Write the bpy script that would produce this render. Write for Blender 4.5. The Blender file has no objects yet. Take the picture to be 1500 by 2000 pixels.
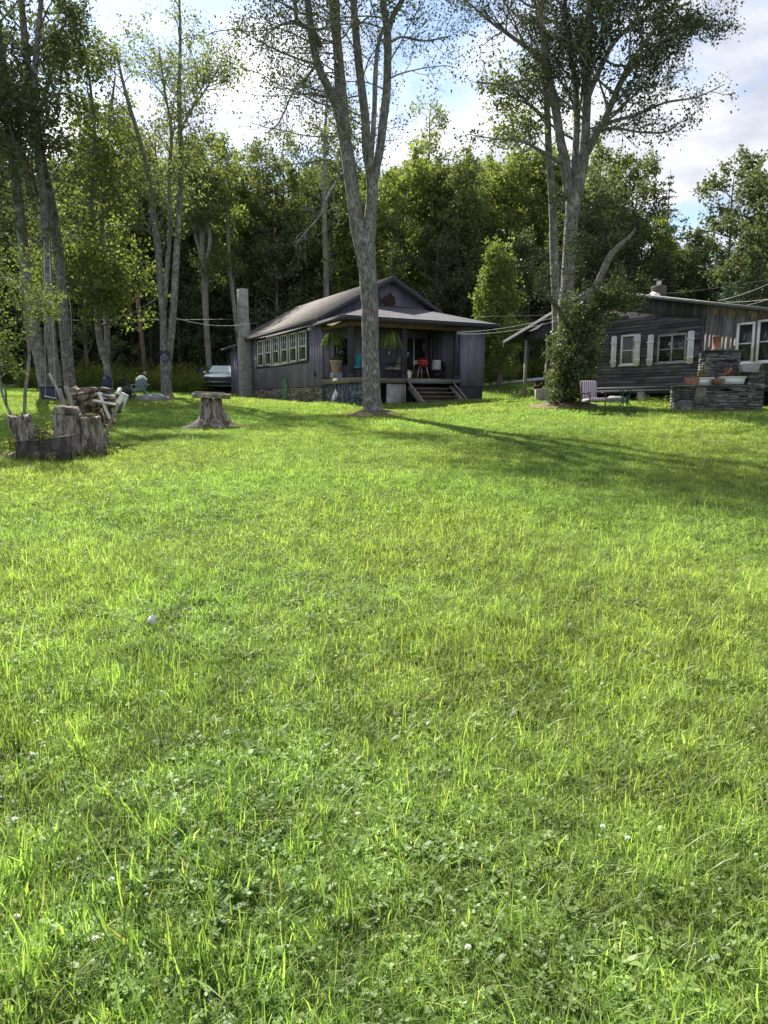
import bpy, math, random
import numpy as np
from mathutils import Vector, Matrix
R = math.radians
# ------------------------------------------------------------ camera
F = 1400.0; PITCH = R(8.73); EYE = 1.6
scn = bpy.context.scene
cam_d = bpy.data.cameras.new('camera'); cam = bpy.data.objects.new('camera', cam_d)
scn.collection.objects.link(cam); scn.camera = cam
cam.location = (0, 0, EYE); cam.rotation_euler = (R(90) - PITCH, 0, 0)
cam_d.sensor_fit = 'VERTICAL'; cam_d.sensor_height = 36; cam_d.sensor_width = 27
cam_d.lens = F / 2000 * 36; cam_d.clip_end = 2000; cam_d.clip_start = 0.05
scn.render.resolution_x, scn.render.resolution_y = 768, 1024
scn.view_settings.view_transform = 'Standard'; scn.view_settings.look = 'None'
scn.view_settings.exposure = 1.6; scn.view_settings.gamma = 1
cy = scn.cycles
cy.max_bounces = 6; cy.diffuse_bounces = 4; cy.glossy_bounces = 2; cy.transmission_bounces = 4; cy.transparent_max_bounces = 6
cy.sample_clamp_indirect = 6
# ------------------------------------------------------------ sky and sun
SUN_AZ, SUN_EL = R(-28), R(46)
SUN = Vector((math.sin(SUN_AZ) * math.cos(SUN_EL), math.cos(SUN_AZ) * math.cos(SUN_EL), math.sin(SUN_EL)))
sd = bpy.data.lights.new('sun', 'SUN'); sd.energy = 5.0; sd.angle = R(0.6); sd.color = (1, .93, .80)
so = bpy.data.objects.new('sun', sd); scn.collection.objects.link(so)
so.rotation_euler = SUN.to_track_quat('Z', 'Y').to_euler(); so.location = (-20, 30, 40)
w = bpy.data.worlds.new('World'); scn.world = w; w.use_nodes = True
nt = w.node_tree; N = nt.nodes; L = nt.links; N.clear()
def node(t, **k):
    n = N.new(t)
    for a, b in k.items(): setattr(n, a, b)
    return n
out = node('ShaderNodeOutputWorld'); mix = node('ShaderNodeMixShader')
sky = node('ShaderNodeTexSky', sky_type='NISHITA', sun_disc=False, sun_elevation=SUN_EL, sun_rotation=SUN_AZ)
sky.air_density = 1.0; sky.dust_density = .6; sky.ozone_density = 2.0
b1 = node('ShaderNodeBackground'); b1.inputs[1].default_value = 0.068
b2 = node('ShaderNodeBackground'); b2.inputs[1].default_value = 0.60
tc = node('ShaderNodeTexCoord'); sep = node('ShaderNodeSeparateXYZ'); L.new(tc.outputs['Generated'], sep.inputs[0])
def wm(op, a, b=None):
    n = node('ShaderNodeMath', operation=op)
    for i, v in enumerate((a, b)):
        if v is None: continue
        if hasattr(v, 'links'): L.new(v, n.inputs[i])
        else: n.inputs[i].default_value = v
    return n.outputs[0]
zz = wm('ADD', wm('MAXIMUM', sep.outputs[2], 0.0), 0.22)
comb = node('ShaderNodeCombineXYZ'); L.new(wm('DIVIDE', sep.outputs[0], zz), comb.inputs[0]); L.new(wm('DIVIDE', sep.outputs[1], zz), comb.inputs[1])
comb.inputs[2].default_value = 3.7
n1 = node('ShaderNodeTexNoise'); n1.inputs['Scale'].default_value = 2.1; n1.inputs['Detail'].default_value = 9; n1.inputs['Roughness'].default_value = .55; n1.inputs['Distortion'].default_value = .3
L.new(comb.outputs[0], n1.inputs['Vector'])
cr = node('ShaderNodeValToRGB'); cr.color_ramp.elements[0].position = .40; cr.color_ramp.elements[1].position = .54
L.new(n1.outputs[0], cr.inputs[0])
n2 = node('ShaderNodeTexNoise'); n2.inputs['Scale'].default_value = 3.4; n2.inputs['Detail'].default_value = 8
L.new(comb.outputs[0], n2.inputs['Vector'])
cc = node('ShaderNodeValToRGB'); e = cc.color_ramp.elements
e[0].position = .36; e[0].color = (.44, .47, .55, 1); e[1].position = .60; e[1].color = (.78, .78, .80, 1)
L.new(n2.outputs[0], cc.inputs[0])
dot = node('ShaderNodeVectorMath', operation='DOT_PRODUCT'); L.new(tc.outputs['Generated'], dot.inputs[0]); dot.inputs[1].default_value = SUN
gl = wm('POWER', wm('MAXIMUM', dot.outputs['Value'], 0.0), 6.0)
gm = wm('ADD', wm('MULTIPLY', gl, 1.0), 0.78)
sc_ = node('ShaderNodeVectorMath', operation='SCALE'); L.new(cc.outputs[0], sc_.inputs[0]); L.new(gm, sc_.inputs['Scale'])
L.new(sc_.outputs[0], b2.inputs[0]); L.new(sky.outputs[0], b1.inputs[0])
L.new(cr.outputs[0], mix.inputs[0]); L.new(b1.outputs[0], mix.inputs[1]); L.new(b2.outputs[0], mix.inputs[2]); L.new(mix.outputs[0], out.inputs[0])

# ------------------------------------------------------------ geometry helpers
cp, sp = math.cos(PITCH), math.sin(PITCH)
def at(px, row, Y):
    cx = (px - 750) / F; cyy = (1000 - row) / F
    d = Vector((cx, cp + cyy * sp, -sp + cyy * cp)); k = Y / d.y
    return Vector((d.x * k, Y, EYE + d.z * k))
def sstep(a, b, x):
    t = np.clip((x - a) / (b - a), 0, 1); return t * t * (3 - 2 * t)
def ground(x, y):
    x = np.asarray(x, float); y = np.asarray(y, float)
    z = 0.06 * 3 * np.logaddexp(0, (np.minimum(y, 30) - 5) / 3)
    z = z + .02 * np.clip(y - 30, 0, 11) + .05 * np.clip(y - 41, 0, 13)
    z = z + .018 * np.clip(x, 0, 30) * sstep(10, 22, y)
    z = z + .085 * np.clip(x, 0, 16) * sstep(38, 46, y)
    z = z + .03 * np.clip(-x - 4, 0, 20) * sstep(28, 35, y)
    slope = .27 - .13 * sstep(12, 40, x)
    z = z + slope * np.clip(y - 54, 0, 60) + .03 * np.sin(x * .7 + 1) * np.cos(y * .55) * sstep(4, 12, y)
    z = z + .012 * np.sin(x * 2.3 + y) * np.cos(y * 1.9 - x)
    return z
def gz(x, y): return float(ground(x, y))

class MB:
    def __init__(s): s.v = []; s.f = []; s.t = []; s.n = 0
    def add(s, V, Fc, tint=None):
        V = np.asarray(V, float).reshape(-1, 3); Fc = np.asarray(Fc, int)
        s.v.append(V); s.f.append(Fc + s.n); s.n += len(V)
        if tint is None: tint = random.random()
        s.t.append(np.full(len(Fc), tint) if np.isscalar(tint) else np.asarray(tint, float))
    def box(s, c, d, rz=0, rx=0, ry=0, tint=None, jit=0, taper=1.0):
        X, Y, Z = [k / 2 for k in d]
        V = np.array([[a * X * (taper if e > 0 else 1), b * Y * (taper if e > 0 else 1), e * Z] for e in (-1, 1) for b in (-1, 1) for a in (-1, 1)])
        if jit: V += np.random.uniform(-jit, jit, V.shape)
        if rz or rx or ry:
            M = np.array(Matrix.Rotation(rz, 3, 'Z') @ Matrix.Rotation(ry, 3, 'Y') @ Matrix.Rotation(rx, 3, 'X')); V = V @ M.T
        s.add(V + np.array(c), [[0, 2, 3, 1], [4, 5, 7, 6], [0, 1, 5, 4], [2, 6, 7, 3], [0, 4, 6, 2], [1, 3, 7, 5]], tint)
    def bb(s, a, b, tint=None):
        a = np.array(a, float); b = np.array(b, float); s.box((a + b) / 2, np.abs(b - a), tint=tint)
    def bar(s, p, q, wd, th, up=(0, 0, 1), tint=None):
        p = Vector(p); q = Vector(q); d = (q - p); l = d.length; d.normalize()
        x = d.cross(Vector(up)); x = x.normalized() if x.length > 1e-4 else Vector((1, 0, 0)); u = x.cross(d)
        V = [p + d * (l * e) + x * (a * wd / 2) + u * (b * th / 2) for e in (0, 1) for b in (-1, 1) for a in (-1, 1)]
        s.add([tuple(k) for k in V], [[0, 2, 3, 1], [4, 5, 7, 6], [0, 1, 5, 4], [2, 6, 7, 3], [0, 4, 6, 2], [1, 3, 7, 5]], tint)
    def tube(s, pts, rad, sides=8, cap=True, jit=0, tint=None, squash=None):
        P = np.array([tuple(p) for p in pts], float); n = len(P)
        rad = np.full(n, rad, float) if np.isscalar(rad) else np.array(rad, float)
        T = np.gradient(P, axis=0); T /= np.linalg.norm(T, axis=1)[:, None] + 1e-9
        ref = np.array([1., 0, 0]) if abs(T[0][0]) < .8 else np.array([0, 1., 0])
        A = np.cross(T, ref); A /= np.linalg.norm(A, axis=1)[:, None] + 1e-9; B = np.cross(T, A)
        an = np.linspace(0, 2 * np.pi, sides, endpoint=False)
        rr = rad[:, None] * np.ones((n, sides))
        if jit:
            rr = rr * (1 + jit * np.random.normal(size=(1, sides)) + jit * .6 * np.random.normal(size=(n, sides)))
        V = P[:, None, :] + rr[..., None] * (np.cos(an)[None, :, None] * A[:, None, :] + np.sin(an)[None, :, None] * B[:, None, :])
        i = np.arange(n - 1)[:, None] * sides; j = np.arange(sides)[None, :]; k = (j + 1) % sides
        Fc = np.stack([i + j, i + k, i + sides + k, i + sides + j], -1).reshape(-1, 4)
        tt = random.random() if tint is None else tint
        s.add(V.reshape(-1, 3), Fc, tt)
        if cap:
            b = s.n - n * sides
            s.f.append(np.array([[b + q for q in range(sides)][::-1]])); s.t.append(np.array([tt]))
            s.f.append(np.array([[b + (n - 1) * sides + q for q in range(sides)]])); s.t.append(np.array([tt]))
    def lathe(s, prof, c=(0, 0, 0), sides=16, tint=None):
        s.tube([(c[0], c[1], c[2] + z + i * 1e-5) for i, (r, z) in enumerate(prof)], [r for r, z in prof], sides, tint=tint)
    def poly(s, pts, th, tint=None):        # flat outline pts (3d) extruded by vector th
        P = np.array(pts, float); n = len(P); V = np.vstack([P, P + np.array(th)])
        tt = random.random() if tint is None else tint
        b = s.n; s.v.append(V); s.n += 2 * n
        s.f.append(np.array([[b + i for i in range(n)][::-1]])); s.t.append(np.array([tt]))
        s.f.append(np.array([[b + n + i for i in range(n)]])); s.t.append(np.array([tt]))
        s.f.append(np.array([[b + i, b + (i + 1) % n, b + n + (i + 1) % n, b + n + i] for i in range(n)])); s.t.append(np.full(n, tt))
    def mesh(s, name, m, smooth=False):
        V = np.vstack(s.v); tot = [np.full(len(f), f.shape[1]) for f in s.f]
        idx = np.concatenate([f.ravel() for f in s.f]); tot = np.concatenate(tot)
        me = bpy.data.meshes.new(name)
        me.vertices.add(len(V)); me.vertices.foreach_set('co', V.ravel().astype(np.float32))
        me.loops.add(len(idx)); me.loops.foreach_set('vertex_index', idx.astype(np.int32))
        st = np.concatenate([[0], np.cumsum(tot)[:-1]])
        me.polygons.add(len(tot)); me.polygons.foreach_set('loop_start', st.astype(np.int32))
        me.update(calc_edges=True)
        at_ = me.attributes.new('tint', 'FLOAT', 'FACE'); at_.data.foreach_set('value', np.concatenate(s.t).astype(np.float32))
        if smooth: me.polygons.foreach_set('use_smooth', np.ones(len(tot), bool))
        me.materials.append(m); return me
    def build(s, name, m, parent=None, label=None, smooth=False, bevel=0, col=None):
        o = bpy.data.objects.new(name, s.mesh(name, m, smooth)); (col or scn.collection).objects.link(o)
        if parent is not None: o.parent = parent
        if label: o['label'] = label
        if bevel:
            b = o.modifiers.new('bevel', 'BEVEL'); b.width = bevel; b.segments = 2; b.limit_method = 'ANGLE'
        return o
def tag(o, label, cat, group=None):
    o['label'] = label; o['category'] = cat
    if group: o['group'] = group
    return o
def thing(name, label, cat, loc, rz=0, group=None):
    o = bpy.data.objects.new(name, None); scn.collection.objects.link(o); o.empty_display_size = .2
    o.location = loc; o.rotation_euler = (0, 0, rz); return tag(o, label, cat, group)
def dup(root, loc, rz, label, group=None, scale=None):
    r = root.copy(); scn.collection.objects.link(r); r.location = loc; r.rotation_euler = (0, 0, rz); r['label'] = label
    if group: r['group'] = group
    if scale: r.scale = (scale,) * 3
    for ch in list(root.children):
        c = ch.copy(); scn.collection.objects.link(c); c.parent = r
        for g in ch.children:
            d = g.copy(); scn.collection.objects.link(d); d.parent = c
    return r

# ------------------------------------------------------------ materials
def mat(name, c1, c2=None, scale=5, rough=.8, bump=0, stretch=(1, 1, 1), tintmix=0, c3=None, metallic=0, spec=.3, detail=6, world=False, coat=0, bscale=None, ramp=(.35, .65), c3r=(.55, .72)):
    m = bpy.data.materials.new(name); m.use_nodes = True; t = m.node_tree; n = t.nodes; l = t.links
    p = n['Principled BSDF']; p.inputs['Roughness'].default_value = rough; p.inputs['Metallic'].default_value = metallic
    p.inputs['Specular IOR Level'].default_value = spec; p.inputs['Coat Weight'].default_value = coat
    c2 = c2 or tuple(k * .75 for k in c1)
    if world:
        g = n.new('ShaderNodeNewGeometry'); vec = g.outputs['Position']
    else:
        g = n.new('ShaderNodeTexCoord'); vec = g.outputs['Object']
    mp = n.new('ShaderNodeMapping'); mp.inputs['Scale'].default_value = stretch; l.new(vec, mp.inputs[0])
    nz = n.new('ShaderNodeTexNoise'); nz.inputs['Scale'].default_value = scale; nz.inputs['Detail'].default_value = detail; nz.inputs['Roughness'].default_value = .65
    l.new(mp.outputs[0], nz.inputs['Vector'])
    rp = n.new('ShaderNodeValToRGB'); rp.color_ramp.elements[0].position = ramp[0]; rp.color_ramp.elements[1].position = ramp[1]
    rp.color_ramp.elements[0].color = (*c1, 1); rp.color_ramp.elements[1].color = (*c2, 1); l.new(nz.outputs[0], rp.inputs[0]); col = rp.outputs[0]
    if c3:
        nz3 = n.new('ShaderNodeTexNoise'); nz3.inputs['Scale'].default_value = scale * .45; nz3.inputs['Detail'].default_value = 7; l.new(mp.outputs[0], nz3.inputs['Vector'])
        r3 = n.new('ShaderNodeMapRange'); r3.inputs[1].default_value = c3r[0]; r3.inputs[2].default_value = c3r[1]; l.new(nz3.outputs[0], r3.inputs[0])
        mx = n.new('ShaderNodeMix'); mx.data_type = 'RGBA'; l.new(r3.outputs[0], mx.inputs[0]); l.new(col, mx.inputs[6]); mx.inputs[7].default_value = (*c3, 1); col = mx.outputs[2]
    if tintmix:
        a = n.new('ShaderNodeAttribute'); a.attribute_name = 'tint'
        mr = n.new('ShaderNodeMapRange'); mr.inputs[3].default_value = 1 - tintmix; mr.inputs[4].default_value = 1 + tintmix; l.new(a.outputs['Fac'], mr.inputs[0])
        hs = n.new('ShaderNodeHueSaturation'); l.new(mr.outputs[0], hs.inputs['Value']); l.new(col, hs.inputs['Color']); col = hs.outputs[0]
    l.new(col, p.inputs['Base Color'])
    if bump:
        nb = nz
        if bscale:
            nb = n.new('ShaderNodeTexNoise'); nb.inputs['Scale'].default_value = bscale; nb.inputs['Detail'].default_value = 5; l.new(mp.outputs[0], nb.inputs['Vector'])
        b = n.new('ShaderNodeBump'); b.inputs['Strength'].default_value = 1; b.inputs['Distance'].default_value = bump; l.new(nb.outputs[0], b.inputs['Height']); l.new(b.outputs[0], p.inputs['Normal'])
    return m
def leafmat(name, ca, cb, trans=.45, tr_gain=(1.5, 1.6, .6), world_noise=None, gloss=.015, cdry=None, fine=None):
    m = bpy.data.materials.new(name); m.use_nodes = True; t = m.node_tree; n = t.nodes; l = t.links; n.clear()
    o = n.new('ShaderNodeOutputMaterial'); a = n.new('ShaderNodeAttribute'); a.attribute_name = 'tint'
    rp = n.new('ShaderNodeValToRGB'); rp.color_ramp.elements[0].color = (*ca, 1); rp.color_ramp.elements[1].color = (*cb, 1)
    if cdry:
        e = rp.color_ramp.elements.new(.94); e.color = (*cb, 1); rp.color_ramp.elements[-1].position = .985; rp.color_ramp.elements[-1].color = (*cdry, 1)
    l.new(a.outputs['Fac'], rp.inputs[0]); col = rp.outputs[0]
    oi = n.new('ShaderNodeObjectInfo'); mr = n.new('ShaderNodeMapRange'); mr.inputs[3].default_value = .75; mr.inputs[4].default_value = 1.25
    l.new(oi.outputs['Random'], mr.inputs[0])
    hs = n.new('ShaderNodeHueSaturation'); l.new(col, hs.inputs['Color'])
    if world_noise:
        g = n.new('ShaderNodeNewGeometry'); nz = n.new('ShaderNodeTexNoise'); nz.inputs['Scale'].default_value = world_noise; nz.inputs['Detail'].default_value = 5; nz.inputs['Roughness'].default_value = .6
        l.new(g.outputs['Position'], nz.inputs['Vector'])
        m2 = n.new('ShaderNodeMapRange'); m2.inputs[1].default_value = .3; m2.inputs[2].default_value = .7; m2.inputs[3].default_value = .74; m2.inputs[4].default_value = 1.18; l.new(nz.outputs[0], m2.inputs[0])
        if fine:
            nf = n.new('ShaderNodeTexNoise'); nf.inputs['Scale'].default_value = fine; nf.inputs['Detail'].default_value = 3; l.new(g.outputs['Position'], nf.inputs['Vector'])
            mf = n.new('ShaderNodeMapRange'); mf.inputs[1].default_value = .35; mf.inputs[2].default_value = .65; mf.inputs[3].default_value = .66; mf.inputs[4].default_value = 1.24; l.new(nf.outputs[0], mf.inputs[0])
            mm_ = n.new('ShaderNodeMath'); mm_.operation = 'MULTIPLY'; l.new(m2.outputs[0], mm_.inputs[0]); l.new(mf.outputs[0], mm_.inputs[1]); l.new(mm_.outputs[0], hs.inputs['Value'])
        else: l.new(m2.outputs[0], hs.inputs['Value'])
        nz2 = n.new('ShaderNodeTexNoise'); nz2.inputs['Scale'].default_value = world_noise * .37; nz2.inputs['Detail'].default_value = 4; l.new(g.outputs['Position'], nz2.inputs['Vector'])
        m3 = n.new('ShaderNodeMapRange'); m3.inputs[1].default_value = .35; m3.inputs[2].default_value = .65; m3.inputs[3].default_value = .525; m3.inputs[4].default_value = .485; l.new(nz2.outputs[0], m3.inputs[0]); l.new(m3.outputs[0], hs.inputs['Hue'])
    else:
        l.new(mr.outputs[0], hs.inputs['Value'])
    col = hs.outputs[0]
    d = n.new('ShaderNodeBsdfDiffuse'); l.new(col, d.inputs[0])
    v = n.new('ShaderNodeVectorMath'); v.operation = 'MULTIPLY'; l.new(col, v.inputs[0]); v.inputs[1].default_value = tr_gain
    tr = n.new('ShaderNodeBsdfTranslucent'); l.new(v.outputs[0], tr.inputs[0])
    ms = n.new('ShaderNodeMixShader'); ms.inputs[0].default_value = trans; l.new(d.outputs[0], ms.inputs[1]); l.new(tr.outputs[0], ms.inputs[2])
    gs = n.new('ShaderNodeBsdfGlossy'); gs.inputs['Roughness'].default_value = .45; gs.inputs[0].default_value = (.8, .85, .9, 1)
    m4 = n.new('ShaderNodeMixShader'); m4.inputs[0].default_value = gloss; l.new(ms.outputs[0], m4.inputs[1]); l.new(gs.outputs[0], m4.inputs[2]); l.new(m4.outputs[0], o.inputs[0])
    return m
def barkmat(name, c1, c2, lichen, vs=18, lich=(.56, .62)):
    m = bpy.data.materials.new(name); m.use_nodes = True; t = m.node_tree; n = t.nodes; l = t.links; p = n['Principled BSDF']; p.inputs['Roughness'].default_value = .92; p.inputs['Specular IOR Level'].default_value = .15
    g = n.new('ShaderNodeTexCoord'); mp = n.new('ShaderNodeMapping'); mp.inputs['Scale'].default_value = (1, 1, .13); l.new(g.outputs['Object'], mp.inputs[0])
    nz = n.new('ShaderNodeTexNoise'); nz.inputs['Scale'].default_value = vs * .5; nz.inputs['Detail'].default_value = 4; l.new(mp.outputs[0], nz.inputs['Vector'])
    add = n.new('ShaderNodeVectorMath'); add.operation = 'MULTIPLY_ADD'; l.new(nz.outputs['Color'], add.inputs[0]); add.inputs[1].default_value = (.12, .12, .12); l.new(mp.outputs[0], add.inputs[2])
    vo = n.new('ShaderNodeTexVoronoi'); vo.feature = 'DISTANCE_TO_EDGE'; vo.inputs['Scale'].default_value = vs; l.new(add.outputs[0], vo.inputs['Vector'])
    r = n.new('ShaderNodeValToRGB'); r.color_ramp.elements[0].position = .02; r.color_ramp.elements[1].position = .22; r.color_ramp.elements[0].color = (*c2, 1); r.color_ramp.elements[1].color = (*c1, 1); l.new(vo.outputs['Distance'], r.inputs[0])
    n2 = n.new('ShaderNodeTexNoise'); n2.inputs['Scale'].default_value = 3.5; n2.inputs['Detail'].default_value = 8; n2.inputs['Roughness'].default_value = .7; l.new(g.outputs['Object'], n2.inputs['Vector'])
    mr = n.new('ShaderNodeMapRange'); mr.inputs[1].default_value = lich[0]; mr.inputs[2].default_value = lich[1]; mr.inputs[4].default_value = .7; l.new(n2.outputs[0], mr.inputs[0])
    mx = n.new('ShaderNodeMix'); mx.data_type = 'RGBA'; l.new(mr.outputs[0], mx.inputs[0]); l.new(r.outputs[0], mx.inputs[6]); mx.inputs[7].default_value = (*lichen, 1)
    l.new(mx.outputs[2], p.inputs['Base Color'])
    b = n.new('ShaderNodeBump'); b.inputs['Distance'].default_value = .035; b.inputs['Strength'].default_value = 1; l.new(vo.outputs['Distance'], b.inputs['Height']); l.new(b.outputs[0], p.inputs['Normal'])
    return m
M = {}
M['bark'] = barkmat('bark', (.275, .255, .245), (.075, .068, .064), (.36, .36, .345), 24, (.52, .60))
M['bark_pale'] = barkmat('bark_pale', (.33, .305, .285), (.15, .135, .12), (.40, .40, .37), 20)
M['bark_brown'] = barkmat('bark_brown', (.20, .16, .12), (.055, .042, .032), (.27, .28, .22), 15, (.6, .68))
M['bark_far'] = mat('bark_far', (.20, .18, .155), (.10, .085, .07), 3, .95, stretch=(1, 1, .3))
M['deadwood'] = mat('deadwood', (.34, .30, .25), (.10, .075, .055), 7, .9, .03, (1, 1, .18), c3=(.30, .20, .12), ramp=(.4, .6))
M['stumpwood'] = mat('stumpwood', (.33, .295, .26), (.075, .06, .05), 13, .95, .06, (1, 1, .2), c3=(.21, .165, .13), ramp=(.44, .56), c3r=(.56, .68))
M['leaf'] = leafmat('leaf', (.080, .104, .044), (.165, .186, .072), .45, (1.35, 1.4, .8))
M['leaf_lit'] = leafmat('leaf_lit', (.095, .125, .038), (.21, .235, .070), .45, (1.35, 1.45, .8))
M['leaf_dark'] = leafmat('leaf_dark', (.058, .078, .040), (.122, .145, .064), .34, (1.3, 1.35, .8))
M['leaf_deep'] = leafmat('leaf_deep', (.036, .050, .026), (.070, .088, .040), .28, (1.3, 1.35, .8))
M['leaf_shrub'] = leafmat('leaf_shrub', (.042, .062, .026), (.125, .150, .062), .3, gloss=.03)
M['leaf_grey'] = leafmat('leaf_grey', (.07, .10, .04), (.16, .19, .07), .45)
M['needle'] = leafmat('needle', (.036, .058, .030), (.080, .112, .050), .25, (1.2, 1.3, .6))
M['needle_blue'] = leafmat('needle_blue', (.05, .085, .06), (.10, .14, .10), .15)
M['weed'] = leafmat('weed', (.06, .10, .025), (.17, .20, .05), .4, cdry=(.35, .27, .04))
M['fern'] = leafmat('fern', (.10, .15, .042), (.20, .26, .085), .33)
M['grass'] = leafmat('grass', (.088, .138, .036), (.300, .375, .100), .5, (1.57, 1.74, .95), world_noise=.55, fine=4.5, gloss=.02, cdry=(.33, .29, .14))
M['clover'] = leafmat('clover', (.085, .140, .036), (.18, .245, .062), .4, (1.6, 1.7, .8), fine=4.5, gloss=.015, world_noise=.7)
M['turf'] = mat('turf', (.085, .135, .034), (.05, .08, .025), 9, 1, .03, world=True, c3=(.10, .105, .045), spec=0)
M['mulch'] = mat('mulch', (.20, .14, .095), (.07, .055, .035), 22, 1, .03, c3=(.10, .10, .05), c3r=(.45, .6))
M['gravel'] = mat('gravel', (.42, .43, .46), (.24, .25, .28), 40, .95, .02, world=True)
M['siding'] = mat('siding', (.235, .212, .300), (.17, .152, .222), 2.2, .75, .004, (1, 1, .25), c3=(.27, .255, .32), bscale=40)
M['siding_dark'] = mat('siding_dark', (.055, .053, .068), (.036, .035, .046), 4, .8)
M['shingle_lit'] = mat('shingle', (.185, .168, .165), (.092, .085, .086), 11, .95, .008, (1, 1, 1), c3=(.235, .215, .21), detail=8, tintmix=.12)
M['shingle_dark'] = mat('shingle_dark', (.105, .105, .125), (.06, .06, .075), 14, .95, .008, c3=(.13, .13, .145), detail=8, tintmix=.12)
M['white_paint'] = mat('white_paint', (.84, .82, .85), (.70, .69, .72), 6, .6, c3=(.48, .47, .44), c3r=(.6, .75))
M['glass'] = mat('glass', (.018, .022, .026), (.03, .034, .04), 1.5, .08, spec=.6)
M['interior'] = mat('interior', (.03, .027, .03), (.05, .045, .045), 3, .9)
M['concrete'] = mat('concrete', (.36, .365, .35), (.22, .22, .21), 4, .95, .012, c3=(.46, .46, .41), detail=10)
M['painted_block'] = mat('painted_block', (.035, .045, .055), (.15, .19, .21), 5.5, .9, .01, (1, 1, .8), c3=(.03, .035, .045), detail=10, ramp=(.45, .6))
M['dark_block'] = mat('dark_block', (.035, .037, .048), (.055, .056, .07), 5, .9, .01, c3=(.14, .145, .16), c3r=(.66, .74))
M['stone'] = mat('stone', (.23, .20, .165), (.10, .09, .08), 7, .95, .015, tintmix=.5, c3=(.30, .26, .20))
M['slate_stone'] = mat('slate_stone', (.17, .175, .165), (.075, .08, .08), 9, .92, .01, tintmix=.65, c3=(.28, .265, .235), c3r=(.58, .72))
M['deck_wood'] = mat('deck_wood', (.25, .21, .165), (.12, .10, .085), 5, .9, .006, (.25, 3, 3), tintmix=.2, c3=(.22, .24, .21))
M['beam_wood'] = mat('beam_wood', (.16, .095, .055), (.09, .052, .033), 5, .85, 0, (.3, 3, 3))
M['green_board'] = mat('green_board', (.20, .27, .24), (.10, .13, .12), 7, .9, 0, (.4, 2, 2))
M['clapboard'] = mat('clapboard', (.135, .127, .160), (.055, .052, .070), 3.5, .9, .01, (.35, 1, 4), tintmix=.4, c3=(.24, .22, .225), c3r=(.56, .72), detail=9)
M['oldboard'] = mat('oldboard', (.20, .18, .175), (.08, .075, .085), 4, .9, .003, (3, 3, .35), tintmix=.4, c3=(.24, .20, .175), c3r=(.56, .7), detail=9)
M['stainboard'] = mat('stainboard', (.33, .25, .175), (.17, .125, .095), 5, .9, .01, (3, 3, .35), tintmix=.25, c3=(.12, .09, .08), detail=9)
M['friezeboard'] = mat('friezeboard', (.085, .082, .10), (.045, .045, .057), 4, .9, .01, (3, 3, .35), tintmix=.4, detail=9)
M['metal_roof'] = mat('metal_roof', (.22, .22, .24), (.14, .14, .155), 3, .6)
M['old_paint'] = mat('old_paint', (.82, .78, .82), (.64, .61, .65), 9, .8, .004, (2, 2, .5), tintmix=.12, c3=(.22, .21, .20), c3r=(.62, .70), detail=9)
M['grey_frame'] = mat('grey_frame', (.40, .40, .40), (.26, .26, .26), 8, .8, c3=(.18, .17, .16))
M['curtain'] = mat('curtain', (.34, .33, .33), (.18, .17, .18), 3, .9, 0, (14, 14, .2))
M['brick'] = mat('brick', (.12, .095, .085), (.06, .055, .052), 9, .95, .01)
M['black_metal'] = mat('black_metal', (.02, .02, .022), (.035, .033, .032), 8, .5)
M['green_metal'] = mat('green_metal', (.035, .15, .11), (.025, .10, .08), 8, .5)
M['steel'] = mat('steel', (.72, .73, .75), (.6, .6, .62), 8, .3, metallic=.35)
M['red_enamel'] = mat('red_enamel', (.42, .02, .018), (.28, .015, .015), 4, .2, coat=.6)
M['terracotta'] = mat('terracotta', (.30, .14, .095), (.19, .09, .065), 9, .9, c3=(.45, .34, .27), c3r=(.58, .7))
M['planter'] = mat('planter', (.42, .28, .23), (.34, .22, .18), 5, .85)
M['flue_clay'] = mat('flue_clay', (.27, .13, .09), (.16, .08, .06), 7, .9, c3=(.33, .27, .23))
M['white_plastic'] = mat('white_plastic', (.78, .79, .80), (.68, .69, .70), 4, .45)
M['grey_plastic'] = mat('grey_plastic', (.36, .36, .37), (.30, .30, .31), 4, .6)
M['navy_plastic'] = mat('navy_plastic', (.030, .038, .075), (.024, .03, .055), 4, .5)
M['sage_plastic'] = mat('sage_plastic', (.16, .235, .245), (.13, .19, .20), 4, .6)
M['teal_fabric'] = mat('teal_fabric', (.03, .26, .33), (.025, .19, .25), 6, .8)
M['tan_cushion'] = mat('tan_cushion', (.50, .44, .41), (.30, .26, .245), 14, .9, .01)
M['hose'] = mat('hose', (.20, .44, .25), (.12, .30, .17), 7, .45)
M['log_end'] = mat('log_end', (.27, .21, .165), (.10, .075, .06), 14, .95, .01, tintmix=.45)
M['whitewood'] = mat('whitewood', (.74, .74, .73), (.52, .50, .48), 7, .7, c3=(.40, .34, .28), c3r=(.62, .74))
M['greywood'] = mat('greywood', (.36, .33, .29), (.19, .17, .15), 6, .9, .005, (3, 3, .4))
M['rope'] = mat('rope', (.50, .49, .46), (.4, .39, .37), 20, .9)
M['wire'] = mat('wire', (.30, .31, .31), (.25, .25, .26), 10, .6)
M['wire_dark'] = mat('wire_dark', (.08, .08, .085), (.06, .06, .065), 10, .6)
M['car_paint'] = mat('car_paint', (.88, .90, .92), (.84, .87, .9), 3, .25, metallic=0, spec=.6, coat=1)
M['car_black'] = mat('car_black', (.016, .018, .026), (.02, .022, .03), 3, .3)
M['car_glass_glare'] = mat('car_glass_glare', (.62, .72, .74), (.66, .76, .78), 3, .08, spec=1.0, coat=1)  # sky glare on the windscreen is put into this pale base colour
M['rubber'] = mat('rubber', (.018, .018, .018), (.028, .028, .028), 9, .85)
M['lamp'] = mat('lamp', (.6, .62, .65), (.5, .5, .52), 9, .15)
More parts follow.
